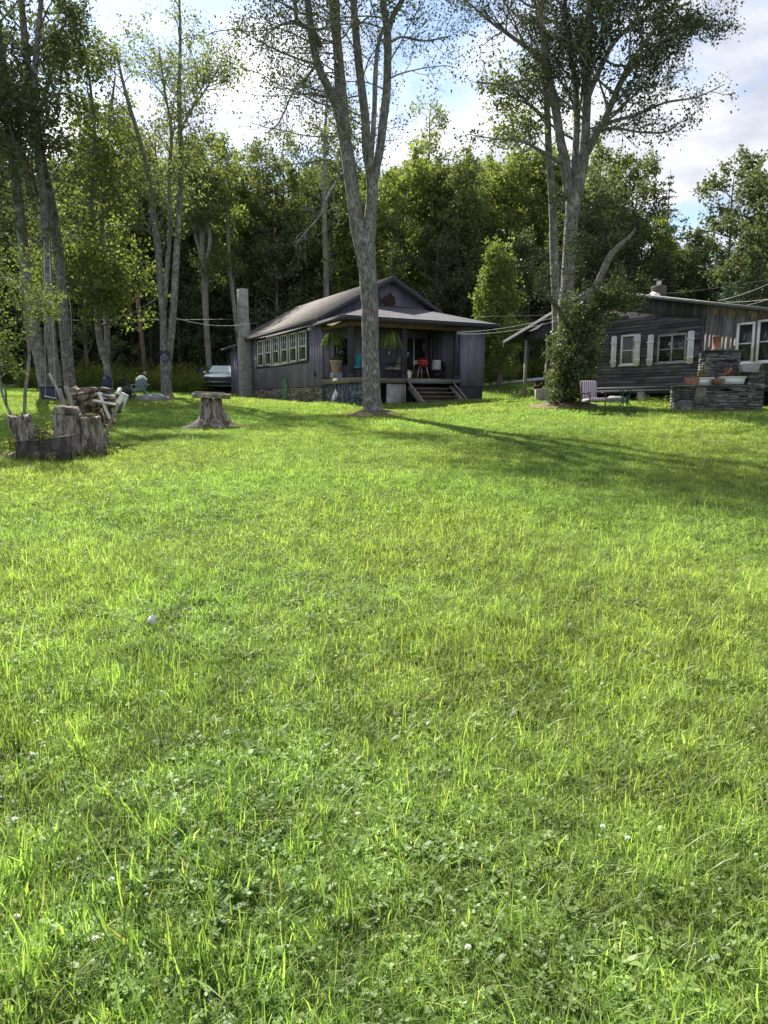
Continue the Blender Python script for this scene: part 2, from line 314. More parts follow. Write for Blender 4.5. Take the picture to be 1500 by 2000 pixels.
M['rust'] = mat('rust', (.055, .022, .018), (.03, .016, .015), 8, .7)
M['rock'] = mat('rock', (.34, .335, .33), (.14, .14, .14), 9, .95, .03, c3=(.20, .21, .16))
M['flower_white'] = mat('flower_white', (.80, .78, .76), (.68, .64, .62), 30, .8)
M['pole_wood'] = mat('pole_wood', (.20, .135, .10), (.10, .07, .055), 6, .9, 0, (1, 1, .2))
def stripes(name):
    m = bpy.data.materials.new(name); m.use_nodes = True; t = m.node_tree; n = t.nodes; l = t.links; p = n['Principled BSDF']; p.inputs['Roughness'].default_value = .9
    g = n.new('ShaderNodeTexCoord'); s = n.new('ShaderNodeSeparateXYZ'); l.new(g.outputs['Object'], s.inputs[0])
    a = n.new('ShaderNodeMath'); a.operation = 'MULTIPLY'; a.inputs[1].default_value = 13; l.new(s.outputs[0], a.inputs[0])
    f = n.new('ShaderNodeMath'); f.operation = 'FRACT'; l.new(a.outputs[0], f.inputs[0])
    r = n.new('ShaderNodeValToRGB'); r.color_ramp.interpolation = 'CONSTANT'; e = r.color_ramp.elements
    e[0].color = (.62, .56, .60, 1); e[1].position = .38; e[1].color = (.22, .09, .17, 1); k = e.new(.7); k.color = (.42, .30, .38, 1); k = e.new(.85); k.color = (.13, .05, .10, 1)
    l.new(f.outputs[0], r.inputs[0]); l.new(r.outputs[0], p.inputs['Base Color']); return m
M['stripe'] = stripes('stripe')

# ------------------------------------------------------------ ground
def axis(lo, hi, a, b, fine, coarse):
    return np.unique(np.concatenate([np.arange(lo, a, coarse), np.arange(a, b, fine), np.arange(b, hi + coarse, coarse)]))
xs = axis(-320, 320, -32, 32, .5, 12); ys = axis(-120, 420, -2, 60, .5, 8)
XX, YY = np.meshgrid(xs, ys); ZZ = ground(XX, YY)
g = MB(); nx = len(xs); i = np.arange(len(ys) - 1)[:, None] * nx; j = np.arange(nx - 1)[None, :]
g.add(np.stack([XX, YY, ZZ], -1).reshape(-1, 3), np.stack([i + j, i + j + 1, i + nx + j + 1, i + nx + j], -1).reshape(-1, 4), .5)
lawn = g.build('lawn', M['turf'], smooth=True); lawn['kind'] = 'structure'
def strip(name, pts, wd, lift, m, n=40):     # ribbon laid on the ground
    P = [Vector(p) for p in pts]; V = []; Fc = []
    seg = []
    for a, b in zip(P[:-1], P[1:]):
        for k in range(n): seg.append(a.lerp(b, k / n))
    seg.append(P[-1])
    for q, p in enumerate(seg):
        d = (seg[min(q + 1, len(seg) - 1)] - seg[max(q - 1, 0)]).normalized(); s = Vector((-d.y, d.x))
        for e in (-1, -.5, 0, .5, 1):
            c = p + s * e * wd / 2; V.append((c.x, c.y, gz(c.x, c.y) + lift))
    for q in range(len(seg) - 1):
        for e in range(4): Fc.append([q * 5 + e, q * 5 + e + 1, q * 5 + 6 + e, q * 5 + 5 + e])
    b = MB(); b.add(V, Fc, .5); o = b.build(name, m, smooth=True); o['kind'] = 'structure'; return o
strip('gravel_drive', [(-30, 49.5), (-12, 47.6), (-4, 47.2)], 2.6, .05, M['gravel'])
strip('road', [(2, 47), (9, 46.5), (16, 46.5), (40, 48)], 3.2, .05, M['gravel'])

# ------------------------------------------------------------ plants
def leaf_quads(mb, C, size, rng, aspect=.55, up=0.0, tint=None, droop=0):
    n = len(C)
    a = rng.normal(size=(n, 3)); a[:, 2] *= (1 - up); a[:, 2] -= droop; a /= np.linalg.norm(a, axis=1)[:, None]
    b = rng.normal(size=(n, 3)); b -= (b * a).sum(1)[:, None] * a; b /= np.linalg.norm(b, axis=1)[:, None]
    s = (size * rng.uniform(.45, 1.5, n))[:, None]
    V = np.stack([C - a * s * .5, C - a * s * .08 + b * s * aspect * .5, C + a * s * .5, C - a * s * .08 - b * s * aspect * .5], 1)
    Fc = np.arange(n * 4).reshape(n, 4)
    t = rng.uniform(0, 1, n) if tint is None else np.clip(tint + rng.normal(0, .18, n), 0, 1)
    mb.add(V.reshape(-1, 3), Fc, t)
class Tree:
    def __init__(s, seed): s.rng = np.random.default_rng(seed); s.w = MB(); s.lp = []; s.lt = []
    def limb(s, pts, rad, sides=10, jit=.04, sub=3):
        P = np.array([tuple(p) for p in pts], float); r = np.array(rad, float)
        # smooth subdivision (Catmull-Rom)
        n = len(P); E = np.vstack([2 * P[0] - P[1], P, 2 * P[-1] - P[-2]]); o = []; ro = []
        for k in range(n - 1):
            p0, p1, p2, p3 = E[k:k + 4]
            for u in np.linspace(0, 1, sub, endpoint=False):
                o.append(.5 * ((2 * p1) + (-p0 + p2) * u + (2 * p0 - 5 * p1 + 4 * p2 - p3) * u * u + (-p0 + 3 * p1 - 3 * p2 + p3) * u ** 3)); ro.append(r[k] * (1 - u) + r[k + 1] * u)
        o.append(P[-1]); ro.append(r[-1]); o = np.array(o); ro = np.array(ro)
        s.w.tube(o, ro, sides, jit=jit); return o, ro
    def grow(s, P, r, lv, cfg):
        rng = s.rng; c = cfg[lv]; n = c['n'] if isinstance(c['n'], int) else int(rng.integers(*c['n']))
        seg = np.linalg.norm(np.diff(P, axis=0), axis=1); cum = np.concatenate([[0], np.cumsum(seg)]); tot = cum[-1]
        for q in range(n):
            f = c['s'] + (1 - c['s']) * (q + rng.uniform(0, 1)) / n; d = f * tot
            k = min(np.searchsorted(cum, d) - 1, len(P) - 2); k = max(k, 0); u = (d - cum[k]) / (seg[k] + 1e-9)
            p = P[k] * (1 - u) + P[k + 1] * u; rr = r[k] * (1 - u) + r[k + 1] * u
            T = (P[k + 1] - P[k]) / (seg[k] + 1e-9)
            v = rng.normal(size=3); v[2] *= .5; v -= v.dot(T) * T; v /= np.linalg.norm(v) + 1e-9
            D = T * c['t'] + v * c['o'] + np.array([0, 0, c['u']]) + np.array(c.get('bias', (0, 0, 0))); D /= np.linalg.norm(D)
            ln = c['l'] * rng.uniform(.6, 1.25) * (1 - c.get('tp', .45) * f); m = c.get('seg', 4)
            pts = [p]; 
            for z in range(m):
                D = D + rng.normal(0, c.get('w', .18), 3) + np.array([0, 0, c.get('curl', .05)]); D /= np.linalg.norm(D); pts.append(pts[-1] + D * ln / m)
            pts = np.array(pts); r0 = min(rr * .6, c['r']); rad = np.linspace(r0, r0 * .35, m + 1)
            s.w.tube(pts, rad, c.get('sd', 4), cap=False)
            if lv + 1 < len(cfg): s.grow(pts, rad, lv + 1, cfg)
            if c.get('k'):
                kk = c['k']; uu = rng.uniform(.25, 1.05, kk) * m; i0 = np.clip(uu.astype(int), 0, m - 1); fr = (uu - i0)[:, None]
                q_ = pts[i0] * (1 - fr) + pts[i0 + 1] * fr + rng.normal(0, c['j'], (kk, 3)); s.lp.append(q_); s.lt.append(np.full(kk, rng.uniform(.15, .85)))
    def meshes(s, leafsize, bark, leaf, aspect=.6, droop=.15, keep=None):
        t = s.w.mesh('trunk', bark, True); c = None
        if s.lp:
            C = np.vstack(s.lp); T = np.concatenate(s.lt)
            if keep is not None:
                k = keep(C); C = C[k]; T = T[k]
            b = MB(); leaf_quads(b, C, leafsize, s.rng, aspect, 0, T, droop); c = b.mesh('crown', leaf)
        return t, c
def tree_thing(name, label, loc, tm, cm, scale=1, rz=0, group=None, cat='tree'):
    o = thing(name, label, cat, loc, rz, group); o.scale = (scale,) * 3
    for nm, me in (('trunk', tm), ('crown', cm)):
        if me is None: continue
        c = bpy.data.objects.new(nm, me); scn.collection.objects.link(c); c.parent = o
    return o
def px_limbs(base, Y, limbs, T, sides=12, jit=.04):
    """limbs: list of ([(px,row,halfwidth,dY)...]); returns grown polylines local to base"""
    res = []
    for L_ in limbs:
        P = []; r = []
        for q in L_:
            dy = q[3] if len(q) > 3 else 0; p = at(q[0], q[1], Y + dy); P.append(np.array(p - base)); r.append(q[2] * .90 / F * (Y + dy))
        res.append(T.limb(P, r, sides, jit))
    return res
def flare(T, x, r, h=.5, n=6):
    rng = T.rng
    for k in range(n):
        a = k * 2 * np.pi / n + rng.uniform(-.3, .3); d = np.array([math.cos(a), math.sin(a), 0])
        P = [x + d * r * .5 + [0, 0, h], x + d * r * .95 + [0, 0, h * .35], x + d * r * 1.5 + [0, 0, .03], x + d * r * 2.2 + [0, 0, -.12]]
        T.w.tube(P, [r * .3, r * .42, r * .28, r * .1], 8, jit=.05)

# -- centre maple
Y = 24.0; base = at(728, 812, Y); base.z = gz(base.x, Y)
T = Tree(11)
LB = [
 [(728, 822, 25), (728, 800, 22), (726, 775, 19.5), (725, 740, 19.5), (724, 700, 18.5), (722, 600, 18), (718, 530, 19), (714, 490, 22), (712, 470, 20), (712, 450, 12)],
 [(708, 495, 15), (698, 440, 16), (692, 400, 15), (684, 340, 14), (676, 285, 13), (668, 245, 12), (659, 215, 9), (650, 190, 8.5), (627, 143, 8), (616, 110, 8), (605, 40, 7.5, -.3), (596, -60, 6, -.6), (585, -200, 4, -1), (580, -340, 2, -1.2)],
 [(672, 255, 9), (664, 210, 8.5, .3), (661, 160, 8, .5), (658, 90, 8, .8), (649, 0, 7.5, 1), (640, -120, 5, 1.3), (636, -300, 2.5, 1.5)],
 [(682, 290, 5), (678, 240, 5, -.4), (670, 150, 4.5, -.8), (662, 60, 4, -1.2), (658, -60, 3, -1.6), (650, -200, 1.5, -2)],
 [(719, 490, 14), (722, 440, 13), (724, 410, 12), (727, 370, 12), (722, 330, 10), (715, 290, 9), (714, 240, 9), (707, 180, 8.5), (699, 110, 8, .3), (692, 30, 7.5, .6), (688, -60, 6, 1), (690, -260, 2.5, 1.4)],
 [(728, 372, 9), (734, 330, 9), (742, 290, 9), (749, 230, 9), (755, 180, 8.5), (757, 120, 8), (756, 60, 8), (748, 10, 6.5, .4), (744, -60, 5, .8), (735, -240, 2, 1.3)],
 [(757, 66, 6), (768, 30, 5.5), (790, -10, 5, -.4), (815, -100, 4, -.8), (850, -240, 2, -1.5)],
 [(722, 350, 6), (726, 290, 5.5, -.5), (731, 220, 5, -.8), (733, 150, 5, -.9), (738, 90, 4, -.7), (748, 55, 3.5, -.4)],
 [(614, 125, 3), (597, 120, 2.3), (575, 112, 2, -.5), (540, 98, 1.6, -1), (505, 80, 1.2, -1.5), (470, 60, .8, -2)],
 [(618, 125, 3), (600, 150, 2.2, .5), (575, 175, 1.8, 1), (545, 240, 1.2, 1.5), (520, 260, .8, 2)],
 [(668, 340, 3.5), (655, 360, 3, -.3), (640, 385, 2.7, -.6), (630, 410, 2.3, -.9), (622, 425, 2.2, -1), (600, 450, 1.6, -1.3), (575, 480, 1, -1.7)],
 [(664, 345, 2.4), (645, 312, 2, .4), (600, 318, 1.6, .8), (560, 322, 1.2, 1.3), (520, 330, .7, 1.6)],
 [(758, 85, 3), (785, 72, 2.4, .5), (830, 80, 2, 1), (880, 70, 1.4, 1.6)],
 [(626, 90, 5), (612, 60, 5, -.5), (585, 45, 4.5, -1), (577, 20, 4, -1.3), (575, -60, 3, -1.6), (560, -200, 1.5, -2)],
]
pl = px_limbs(base, Y, LB, T, 14, .035)
cfgA = [dict(n=17, s=.22, t=.4, o=.9, u=.0, l=3.6, r=.026, seg=6, sd=5, curl=.0), dict(n=8, s=.2, t=.6, o=.7, u=.02, l=1.2, r=.014, seg=4), dict(n=4, s=.3, t=.7, o=.7, u=0, l=.5, r=.007, seg=2, sd=3, k=8, j=.16)]
for k, (P, r) in enumerate(pl):
    if k in (0, 7): continue
    if k in (1, 2, 4, 5, 6, 13, 3): T.grow(P, r, 0, cfgA)
    else:
        T.grow(P, r, 0, [dict(n=14, s=.2, t=.5, o=.7, u=-.05, l=1.5, r=.012, seg=4), dict(n=6, s=.3, t=.7, o=.7, u=0, l=.5, r=.007, seg=2, sd=3, k=0 if k == 10 else 6, j=.12)])
flare(T, np.array([0, 0, -.05]), .28, .30, 7)
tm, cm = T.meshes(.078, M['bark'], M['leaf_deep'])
tree_thing('maple_tree', 'tall grey barked maple forking into several stems, standing alone in front of the cottage porch', base, tm, cm)

# -- right tree by the dark cabin
Y = 27.0; base = at(1100, 792, Y); base.z = gz(base.x, Y); T = Tree(23)
LB = [
 [(1100, 800, 27), (1100, 760, 22), (1102, 700, 17), (1104, 640, 16), (1106, 600, 18), (1108, 560, 14), (1111, 500, 13), (1115, 440, 13), (1119, 400, 15), (1120, 370, 15)],
 [(1112, 385, 11), (1107, 345, 11), (1103, 310, 10), (1094, 270, 9), (1085, 210, 8.5), (1075, 165, 8), (1070, 140, 7), (1066, 100, 6, -.4), (1058, 40, 5, -.8), (1045, -60, 3.5, -1.2), (1030, -180, 2, -1.5)],
 [(1070, 150, 5), (1050, 110, 4.5, .5), (1025, 90, 4, 1), (990, 65, 3.5, 1.5), (955, 40, 2.5, 2), (910, 0, 1.5, 2.5)],
 [(1125, 385, 13), (1133, 345, 12), (1140, 310, 11), (1143, 260, 9), (1146, 200, 9), (1148, 120, 8.5), (1150, 50, 8), (1152, -40, 6), (1150, -200, 3)],
 [(1122, 360, 9), (1124, 300, 7, .5), (1127, 240, 6.5, .8), (1124, 170, 6, 1.2), (1110, 80, 5, 1.6), (1100, 10, 4, 2)],
 [(1146, 300, 8), (1165, 260, 7, -.5), (1185, 225, 6.5, -1), (1210, 165, 6, -1.5), (1235, 120, 5, -2), (1265, 75, 4, -2.5), (1300, 30, 2.5, -3)],
 [(1148, 190, 6), (1165, 150, 5.5, .6), (1200, 80, 5, 1.2), (1240, 50, 4.5, 1.6), (1290, 25, 3.5, 2), (1350, 5, 2, 2.5)],
 [(1160, 268, 5), (1190, 240, 4, .3), (1240, 225, 3.2, .8), (1300, 200, 2.5, 1.2), (1360, 190, 1.6, 1.6), (1415, 165, .9, 2)],
 [(1160, 262, 4), (1195, 250, 3, -.6), (1250, 258, 2.2, -1), (1300, 258, 1.6, -1.3), (1325, 240, .9, -1.5)],
 [(1095, 320, 4), (1075, 305, 3, -.5), (1040, 285, 2.4, -1), (1010, 275, 1.8, -1.6), (960, 270, 1.2, -2), (915, 262, .8, -2.3)],
 [(1085, 215, 4), (1060, 180, 3.2, -.8), (1030, 155, 2.6, -1.3), (990, 165, 2, -1.8), (930, 160, 1.2, -2.3)],
 [(1108, 640, 11), (1122, 608, 10, -.3), (1140, 585, 8.5, -.6), (1160, 565, 7.5, -.8), (1180, 525, 7, -1), (1192, 500, 6.5, -1.1), (1212, 478, 5.5, -1.2), (1230, 462, 3.5, -1.3), (1242, 444, 1.5, -1.4)],
 [(1098, 615, 6), (1080, 590, 5, -.4), (1065, 570, 4, -.6), (1052, 552, 2.5, -.8), (1046, 540, 1, -1)],
]
pl = px_limbs(base, Y, LB, T, 14, .04)
dense = [dict(n=15, s=.22, t=.5, o=.85, u=.03, l=3.3, r=.05, seg=5, sd=5), dict(n=7, s=.2, t=.6, o=.75, u=.02, l=1.3, r=.018, seg=4), dict(n=4, s=.3, t=.7, o=.7, u=0, l=.5, r=.008, seg=2, sd=3, k=20, j=.15)]
sparse = [dict(n=16, s=.25, t=.55, o=.8, u=.05, l=2.2, r=.04, seg=5, sd=5), dict(n=6, s=.25, t=.6, o=.75, u=.02, l=1.0, r=.015, seg=4), dict(n=3, s=.3, t=.7, o=.7, u=0, l=.5, r=.007, seg=2, sd=3, k=5, j=.13)]
thin = [dict(n=14, s=.15, t=.6, o=.7, u=.02, l=1.5, r=.02, seg=4), dict(n=6, s=.25, t=.7, o=.7, u=0, l=.6, r=.008, seg=2, sd=3, k=9, j=.16)]
for k, (P, r) in enumerate(pl):
    if k == 0: T.grow(P, r, 0, [dict(n=6, s=.35, t=.1, o=1, u=-.1, l=2.2, r=.02, seg=4), dict(n=9, s=.2, t=.6, o=.7, u=0, l=.7, r=.01, seg=3), dict(n=4, s=.3, t=.7, o=.7, u=0, l=.35, r=.006, seg=2, sd=3, k=9, j=.12)])
    elif k in (1, 2): T.grow(P, r, 0, sparse)
    elif k in (3, 4, 5, 6): T.grow(P, r, 0, dense)
    elif k in (7, 8): T.grow(P, r, 0, thin)
    elif k in (9, 10): T.grow(P, r, 0, [dict(n=12, s=.2, t=.6, o=.7, u=.1, l=1.2, r=.014, seg=4), dict(n=5, s=.3, t=.7, o=.7, u=0, l=.5, r=.007, seg=2, sd=3, k=6, j=.13)])
    elif k == 12: T.grow(P, r, 0, [dict(n=8, s=.3, t=.6, o=.8, u=.1, l=.9, r=.014, seg=4), dict(n=6, s=.3, t=.7, o=.7, u=0, l=.4, r=.007, seg=2, sd=3, k=12, j=.14)])
flare(T, np.array([0, 0, -.02]), .34, .4, 7)
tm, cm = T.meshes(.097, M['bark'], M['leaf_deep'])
tree_thing('broadleaf_tree', 'tall forked tree with dense dark crown and broken dead limb beside the cabin', base, tm, cm)
# -- slimmer tree behind it
Y = 31.0; base = at(1090, 775, Y); base.z = gz(base.x, Y); T = Tree(29)
pl = px_limbs(base, Y, [[(1090, 790, 11), (1088, 700, 9.5), (1086, 600, 9), (1082, 500, 9), (1079, 400, 8), (1072, 300, 7), (1068, 200, 6.5), (1064, 120, 5), (1055, 0, 4), (1050, -120, 2)], [(1072, 310, 4), (1040, 285, 3, .5), (1000, 265, 2, 1)], [(1070, 235, 4), (1035, 205, 3, -.5), (1005, 175, 2, -1)]], T, 10)
for P, r in pl: T.grow(P, r, 0, [dict(n=12, s=.42, t=.5, o=.85, u=.1, l=2.2, r=.03, seg=4), dict(n=6, s=.25, t=.6, o=.75, u=.02, l=.9, r=.013, seg=3), dict(n=3, s=.3, t=.7, o=.7, u=0, l=.4, r=.007, seg=2, sd=3, k=5, j=.14)])
tm, cm = T.meshes(.15, M['bark'], M['leaf'])
tree_thing('slim_tree', 'slender thin crowned tree just left of and behind the big forked tree by the cabin', base, tm, cm)

# -- left side yard trees
def yard_tree(name, label, Y, brow, limbs, seed, cfgs, bark='bark', leaf='leaf', ls=.17, fl=None, sides=12):
    b = at(limbs[0][0][0], brow, Y); b.z = gz(b.x, Y); T = Tree(seed); pl = px_limbs(b, Y, limbs, T, sides)
    for k, (P, r) in enumerate(pl):
        c = cfgs[min(k, len(cfgs) - 1)]
        if c: T.grow(P, r, 0, c)
    if fl: flare(T, np.array([0, 0, -.02]), fl, .4, 6)
    tm, cm = T.meshes(ls, M[bark], M[leaf]); return tree_thing(name, label, b, tm, cm)
med = [dict(n=15, s=.3, t=.5, o=.8, u=.1, l=3.0, r=.05, seg=5, sd=5), dict(n=6, s=.2, t=.6, o=.75, u=.02, l=1.3, r=.018, seg=4), dict(n=4, s=.3, t=.7, o=.7, u=-.05, l=.6, r=.009, seg=2, sd=3, k=6, j=.18)]
lite = [dict(n=17, s=.36, t=.6, o=.7, u=.15, l=2.5, r=.03, seg=5, sd=5), dict(n=6, s=.2, t=.6, o=.75, u=.05, l=1.2, r=.013, seg=4), dict(n=4, s=.3, t=.7, o=.7, u=0, l=.5, r=.008, seg=2, sd=3, k=8, j=.18)]
full = [dict(n=20, s=.18, t=.45, o=.85, u=.05, l=3.2, r=.05, seg=5, sd=5), dict(n=7, s=.2, t=.6, o=.75, u=.0, l=1.4, r=.018, seg=4), dict(n=4, s=.3, t=.7, o=.7, u=-.08, l=.65, r=.009, seg=2, sd=3, k=9, j=.2)]
yard_tree('yard_tree', 'big leaning grey trunk with a second stem, a rope swing hanging in front', 32.5, 786,
 [[(98, 792, 17), (88, 745, 13), (76, 690, 12), (66, 640, 12), (58, 590, 11), (48, 500, 10), (35, 380, 9), (18, 250, 8), (5, 120, 7), (-10, 0, 5), (-20, -150, 2)],
  [(112, 790, 13), (110, 745, 12), (103, 690, 11), (98, 640, 11), (94, 560, 10), (90, 470, 9), (84, 380, 8), (70, 260, 7), (68, 150, 6), (78, 30, 5), (90, -100, 3)],
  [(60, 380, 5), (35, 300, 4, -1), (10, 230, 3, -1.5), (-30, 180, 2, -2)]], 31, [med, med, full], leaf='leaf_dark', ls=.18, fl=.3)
yard_tree('yard_tree', 'tall straight grey trunk just right of the rope swing, crown reaching out of view', 34, 778,
 [[(139, 785, 14), (137, 755, 12), (131, 690, 11.5), (126, 640, 11), (120, 560, 11), (112, 480, 10.5), (100, 400, 10), (82, 320, 9.5), (70, 240, 9), (58, 170, 8), (50, 90, 7), (42, 0, 6), (40, -120, 3)],
  [(84, 330, 6), (75, 380, 4, -.8), (55, 330, 4, -1), (28, 260, 3, -1.4), (0, 180, 2.5, -2), (-20, 80, 1.5, -2.5)],
  [(70, 240, 5), (90, 180, 4, .8), (110, 110, 3, 1.2), (125, 40, 2, 1.5)]], 37, [med, full, lite], leaf='leaf_dark', ls=.17, fl=.25)
yard_tree('yard_tree', 'crooked grey trunk behind the dark blue lawn chair, low yellow green boughs over it', 38, 762,
 [[(215, 772, 8), (213, 745, 7.5), (208, 710, 7.5), (202, 690, 8), (195, 665, 7), (190, 620, 6), (186, 560, 6), (182, 480, 6), (178, 380, 5), (186, 300, 4), (180, 200, 3), (170, 120, 1.5)],
  [(210, 700, 6), (209, 660, 6, .5), (207, 600, 6, .7), (203, 520, 5.5, .9), (198, 430, 5, 1), (205, 330, 4, 1), (215, 230, 3, 1), (225, 150, 1.5, 1)],
  [(190, 600, 3), (170, 560, 2.4, -2), (160, 560, 2, -3)]], 41, [full, full, full], leaf='leaf_lit', ls=.19)
yard_tree('yard_tree', 'twin stemmed grey tree carrying the small purple birdhouse', 35, 775,
 [[(326, 782, 13), (325, 750, 11), (324, 705, 12), (320, 660, 8), (318, 610, 7), (312, 540, 7), (308, 480, 7), (300, 430, 6.5), (290, 350, 5, .5), (275, 280, 4.5, .9), (255, 215, 4, 1.2), (240, 160, 3, 1.6), (225, 90, 1.6, 2)],
  [(328, 710, 8), (334, 660, 7.5), (339, 600, 7), (342, 540, 7), (346, 470, 6), (350, 400, 5.5), (352, 330, 5), (352, 250, 4.5), (350, 170, 4), (352, 80, 3), (350, -20, 2), (350, -120, 1)],
  [(322, 600, 4), (325, 540, 5), (330, 480, 4.5), (332, 420, 4, -.5), (330, 340, 3.5, -.8), (335, 260, 3, -1.2), (322, 180, 2.2, -1.5), (310, 90, 1.2, -2)],
  [(352, 260, 3), (370, 220, 2.4, .5), (395, 185, 2, 1), (430, 130, 1.4, 1.5)]], 43, [lite, lite, lite, lite], leaf='leaf', ls=.12, fl=.22)
yard_tree('yard_tree', 'pale smooth trunk forking high up, behind the parked car', 51, 745,
 [[(412, 752, 7), (409, 720, 6), (406, 680, 6), (402, 620, 6), (400, 560, 7), (399, 520, 7), (396, 480, 6), (394, 440, 5), (396, 390, 5), (398, 340, 4), (392, 280, 2.5)],
  [(399, 520, 4.5), (385, 470, 4, .4), (378, 420, 4, .8), (376, 370, 3, 1), (374, 330, 2, 1)], [(401, 530, 4.5), (410, 470, 4, -.4), (404, 410, 3.5, -.6), (410, 360, 2.5, -.6)]], 47, [lite, lite, lite], bark='bark_pale', leaf='leaf', ls=.2)
yard_tree('yard_tree', 'thin pale leaning trunk between the parked car and the concrete chimney', 52, 740,
 [[(470, 745, 4.5), (466, 680, 4.5), (460, 620, 4.5), (453, 560, 4.3), (447, 500, 4.2), (444, 430, 4), (442, 370, 3), (445, 300, 2)]], 53, [lite], bark='bark_pale', leaf='leaf_lit', ls=.2)
yard_tree('yard_tree', 'tall slim pale trunk rising right behind the cottage roof, left of the maple', 53, 745,
 [[(638, 745, 6), (638, 650, 6), (637, 590, 6), (637, 520, 5.5), (634, 450, 5), (634, 370, 4.5), (634, 300, 4), (636, 240, 3), (640, 170, 1.5)]], 59, [[dict(n=26, s=.25, t=.5, o=.8, u=.25, l=2.4, r=.03, seg=4), dict(n=6, s=.2, t=.6, o=.7, u=.1, l=1, r=.012, seg=3), dict(n=3, s=.3, t=.7, o=.7, u=0, l=.5, r=.008, seg=2, sd=3, k=4, j=.2)]], bark='bark_pale', leaf='leaf', ls=.19)
# -- sapling near the stumps
yard_tree('sapling', 'small crooked multi stemmed sapling beside the cluster of old stumps', 15.5, 862,
 [[(48, 865, 5), (48, 800, 3.6), (50, 760, 3.6), (55, 720, 3.4), (57, 690, 3), (52, 650, 2.6), (48, 610, 2.4), (43, 560, 2.2), (40, 520, 1.6), (30, 490, 1)],
  [(48, 855, 4), (30, 825, 3.5), (12, 790, 3, .2), (2, 760, 2.6, .3), (-12, 700, 2, .5), (-20, 620, 1.5, .8), (-10, 560, .9, 1)],
  [(12, 790, 2.5), (10, 760, 2, -.3), (2, 745, 1.6, -.5), (-10, 690, 1, -.8)],
  [(57, 690, 2.2), (70, 650, 2, -.3), (72, 600, 1.5, -.5), (80, 570, 1, -.7)],
  [(50, 640, 1.8), (62, 610, 1.4, .4), (85, 590, 1, .7)],
  [(44, 570, 1.6), (20, 545, 1.2, .3), (0, 540, .9, .5)]], 61,
 [[dict(n=11, s=.5, t=.5, o=.8, u=.1, l=.75, r=.010, seg=4), dict(n=6, s=.2, t=.6, o=.7, u=0, l=.33, r=.005, seg=2, sd=3, k=9, j=.06)]], bark='bark_pale', leaf='leaf_grey', ls=.062)

# -- generic wood trees (shared meshes)
def gen_broad(seed, H=15, cw=4.6, start=.22, k=9, leafn=(28, 7, 5), ls=.23, leaf='leaf', bark='bark_far', lean=.04, tp=.6):
    T = Tree(seed); rng = T.rng; P = [np.array([0., 0, -.3])]
    for q in range(7): P.append(P[-1] + np.array([rng.normal(0, lean), rng.normal(0, lean), 1]) * H / 7)
    P, r = T.limb(P, np.linspace(.21, .03, 8), 8, sub=2)
    T.grow(P, r, 0, [dict(n=leafn[0], s=start, t=.35, o=.9, u=.15, tp=tp, l=cw, r=.06, seg=5, sd=4), dict(n=leafn[1], s=.2, t=.6, o=.75, u=0, l=cw * .42, r=.02, seg=3, sd=3), dict(n=leafn[2], s=.3, t=.7, o=.7, u=-.05, l=.6, r=.01, seg=2, sd=3, k=k, j=.20)])
    return T.meshes(ls, M[bark], M[leaf], aspect=.75)
def gen_conifer(seed, H=15, wd=3.0, leaf='needle', dens=34, open_=1.0, ls=.30, bark='bark_far'):
    T = Tree(seed); rng = T.rng; P, r = T.limb([np.array([0, 0, -.3 + H * q / 5]) for q in range(6)], np.linspace(.2, .02, 6), 7, sub=2)
    for q in range(dens):
        f = q / dens; z = H * (.04 + .94 * f)
        for a in range(5):
            an = rng.uniform(0, 6.28); ln = wd * (1 - f) ** .8 * rng.uniform(.7, 1.15) + .25; d = np.array([math.cos(an), math.sin(an), -.12])
            pts = np.array([[0, 0, z], d * ln * .5 + [0, 0, z], d * ln + [0, 0, z - .12 * ln * ln * .25]])
            T.w.tube(pts, [.03, .02, .006], 3, cap=False)
            n = int(34 * ln / wd * open_) + 6; u = rng.uniform(.12, 1, n)[:, None]; side = np.array([-d[1], d[0], 0]); wdt = (1 - u) * .28 * ln + .1
            C = pts[0] * (1 - u) + pts[2] * u + side * rng.uniform(-1, 1, (n, 1)) * wdt + rng.normal(0, .06, (n, 3)); T.lp.append(C); T.lt.append(np.full(n, rng.uniform(.2, .8)))
    return T.meshes(ls, M[bark], M[leaf], aspect=.35, droop=.3)
K = {}
K['broad0'] = gen_broad(101); K['broad1'] = gen_broad(102, 16, 4.2, .3, leaf='leaf_lit'); K['broad2'] = gen_broad(103, 14, 5, .15)
K['dark0'] = gen_broad(104, 15, 4.8, .12, 10, leaf='leaf_dark'); K['dark1'] = gen_broad(105, 13, 4.6, .08, 10, leaf='leaf_dark')
K['slim0'] = gen_broad(106, 17, 2.6, .4, 8, (26, 6, 3), .16, bark='bark_pale'); K['young0'] = gen_broad(107, 9, 2.9, .05, 13, (40, 7, 5), .16, tp=.85, leaf='leaf_lit')
K['hem0'] = gen_conifer(108, 14, 3.4); K['hem1'] = gen_conifer(109, 11, 3.0); K['spruce0'] = gen_conifer(110, 5, 1.8, 'needle_blue', 22, 1.3, .2); K['spire0'] = gen_conifer(111, 17, 2.9, 'needle', 26, .8, .24)
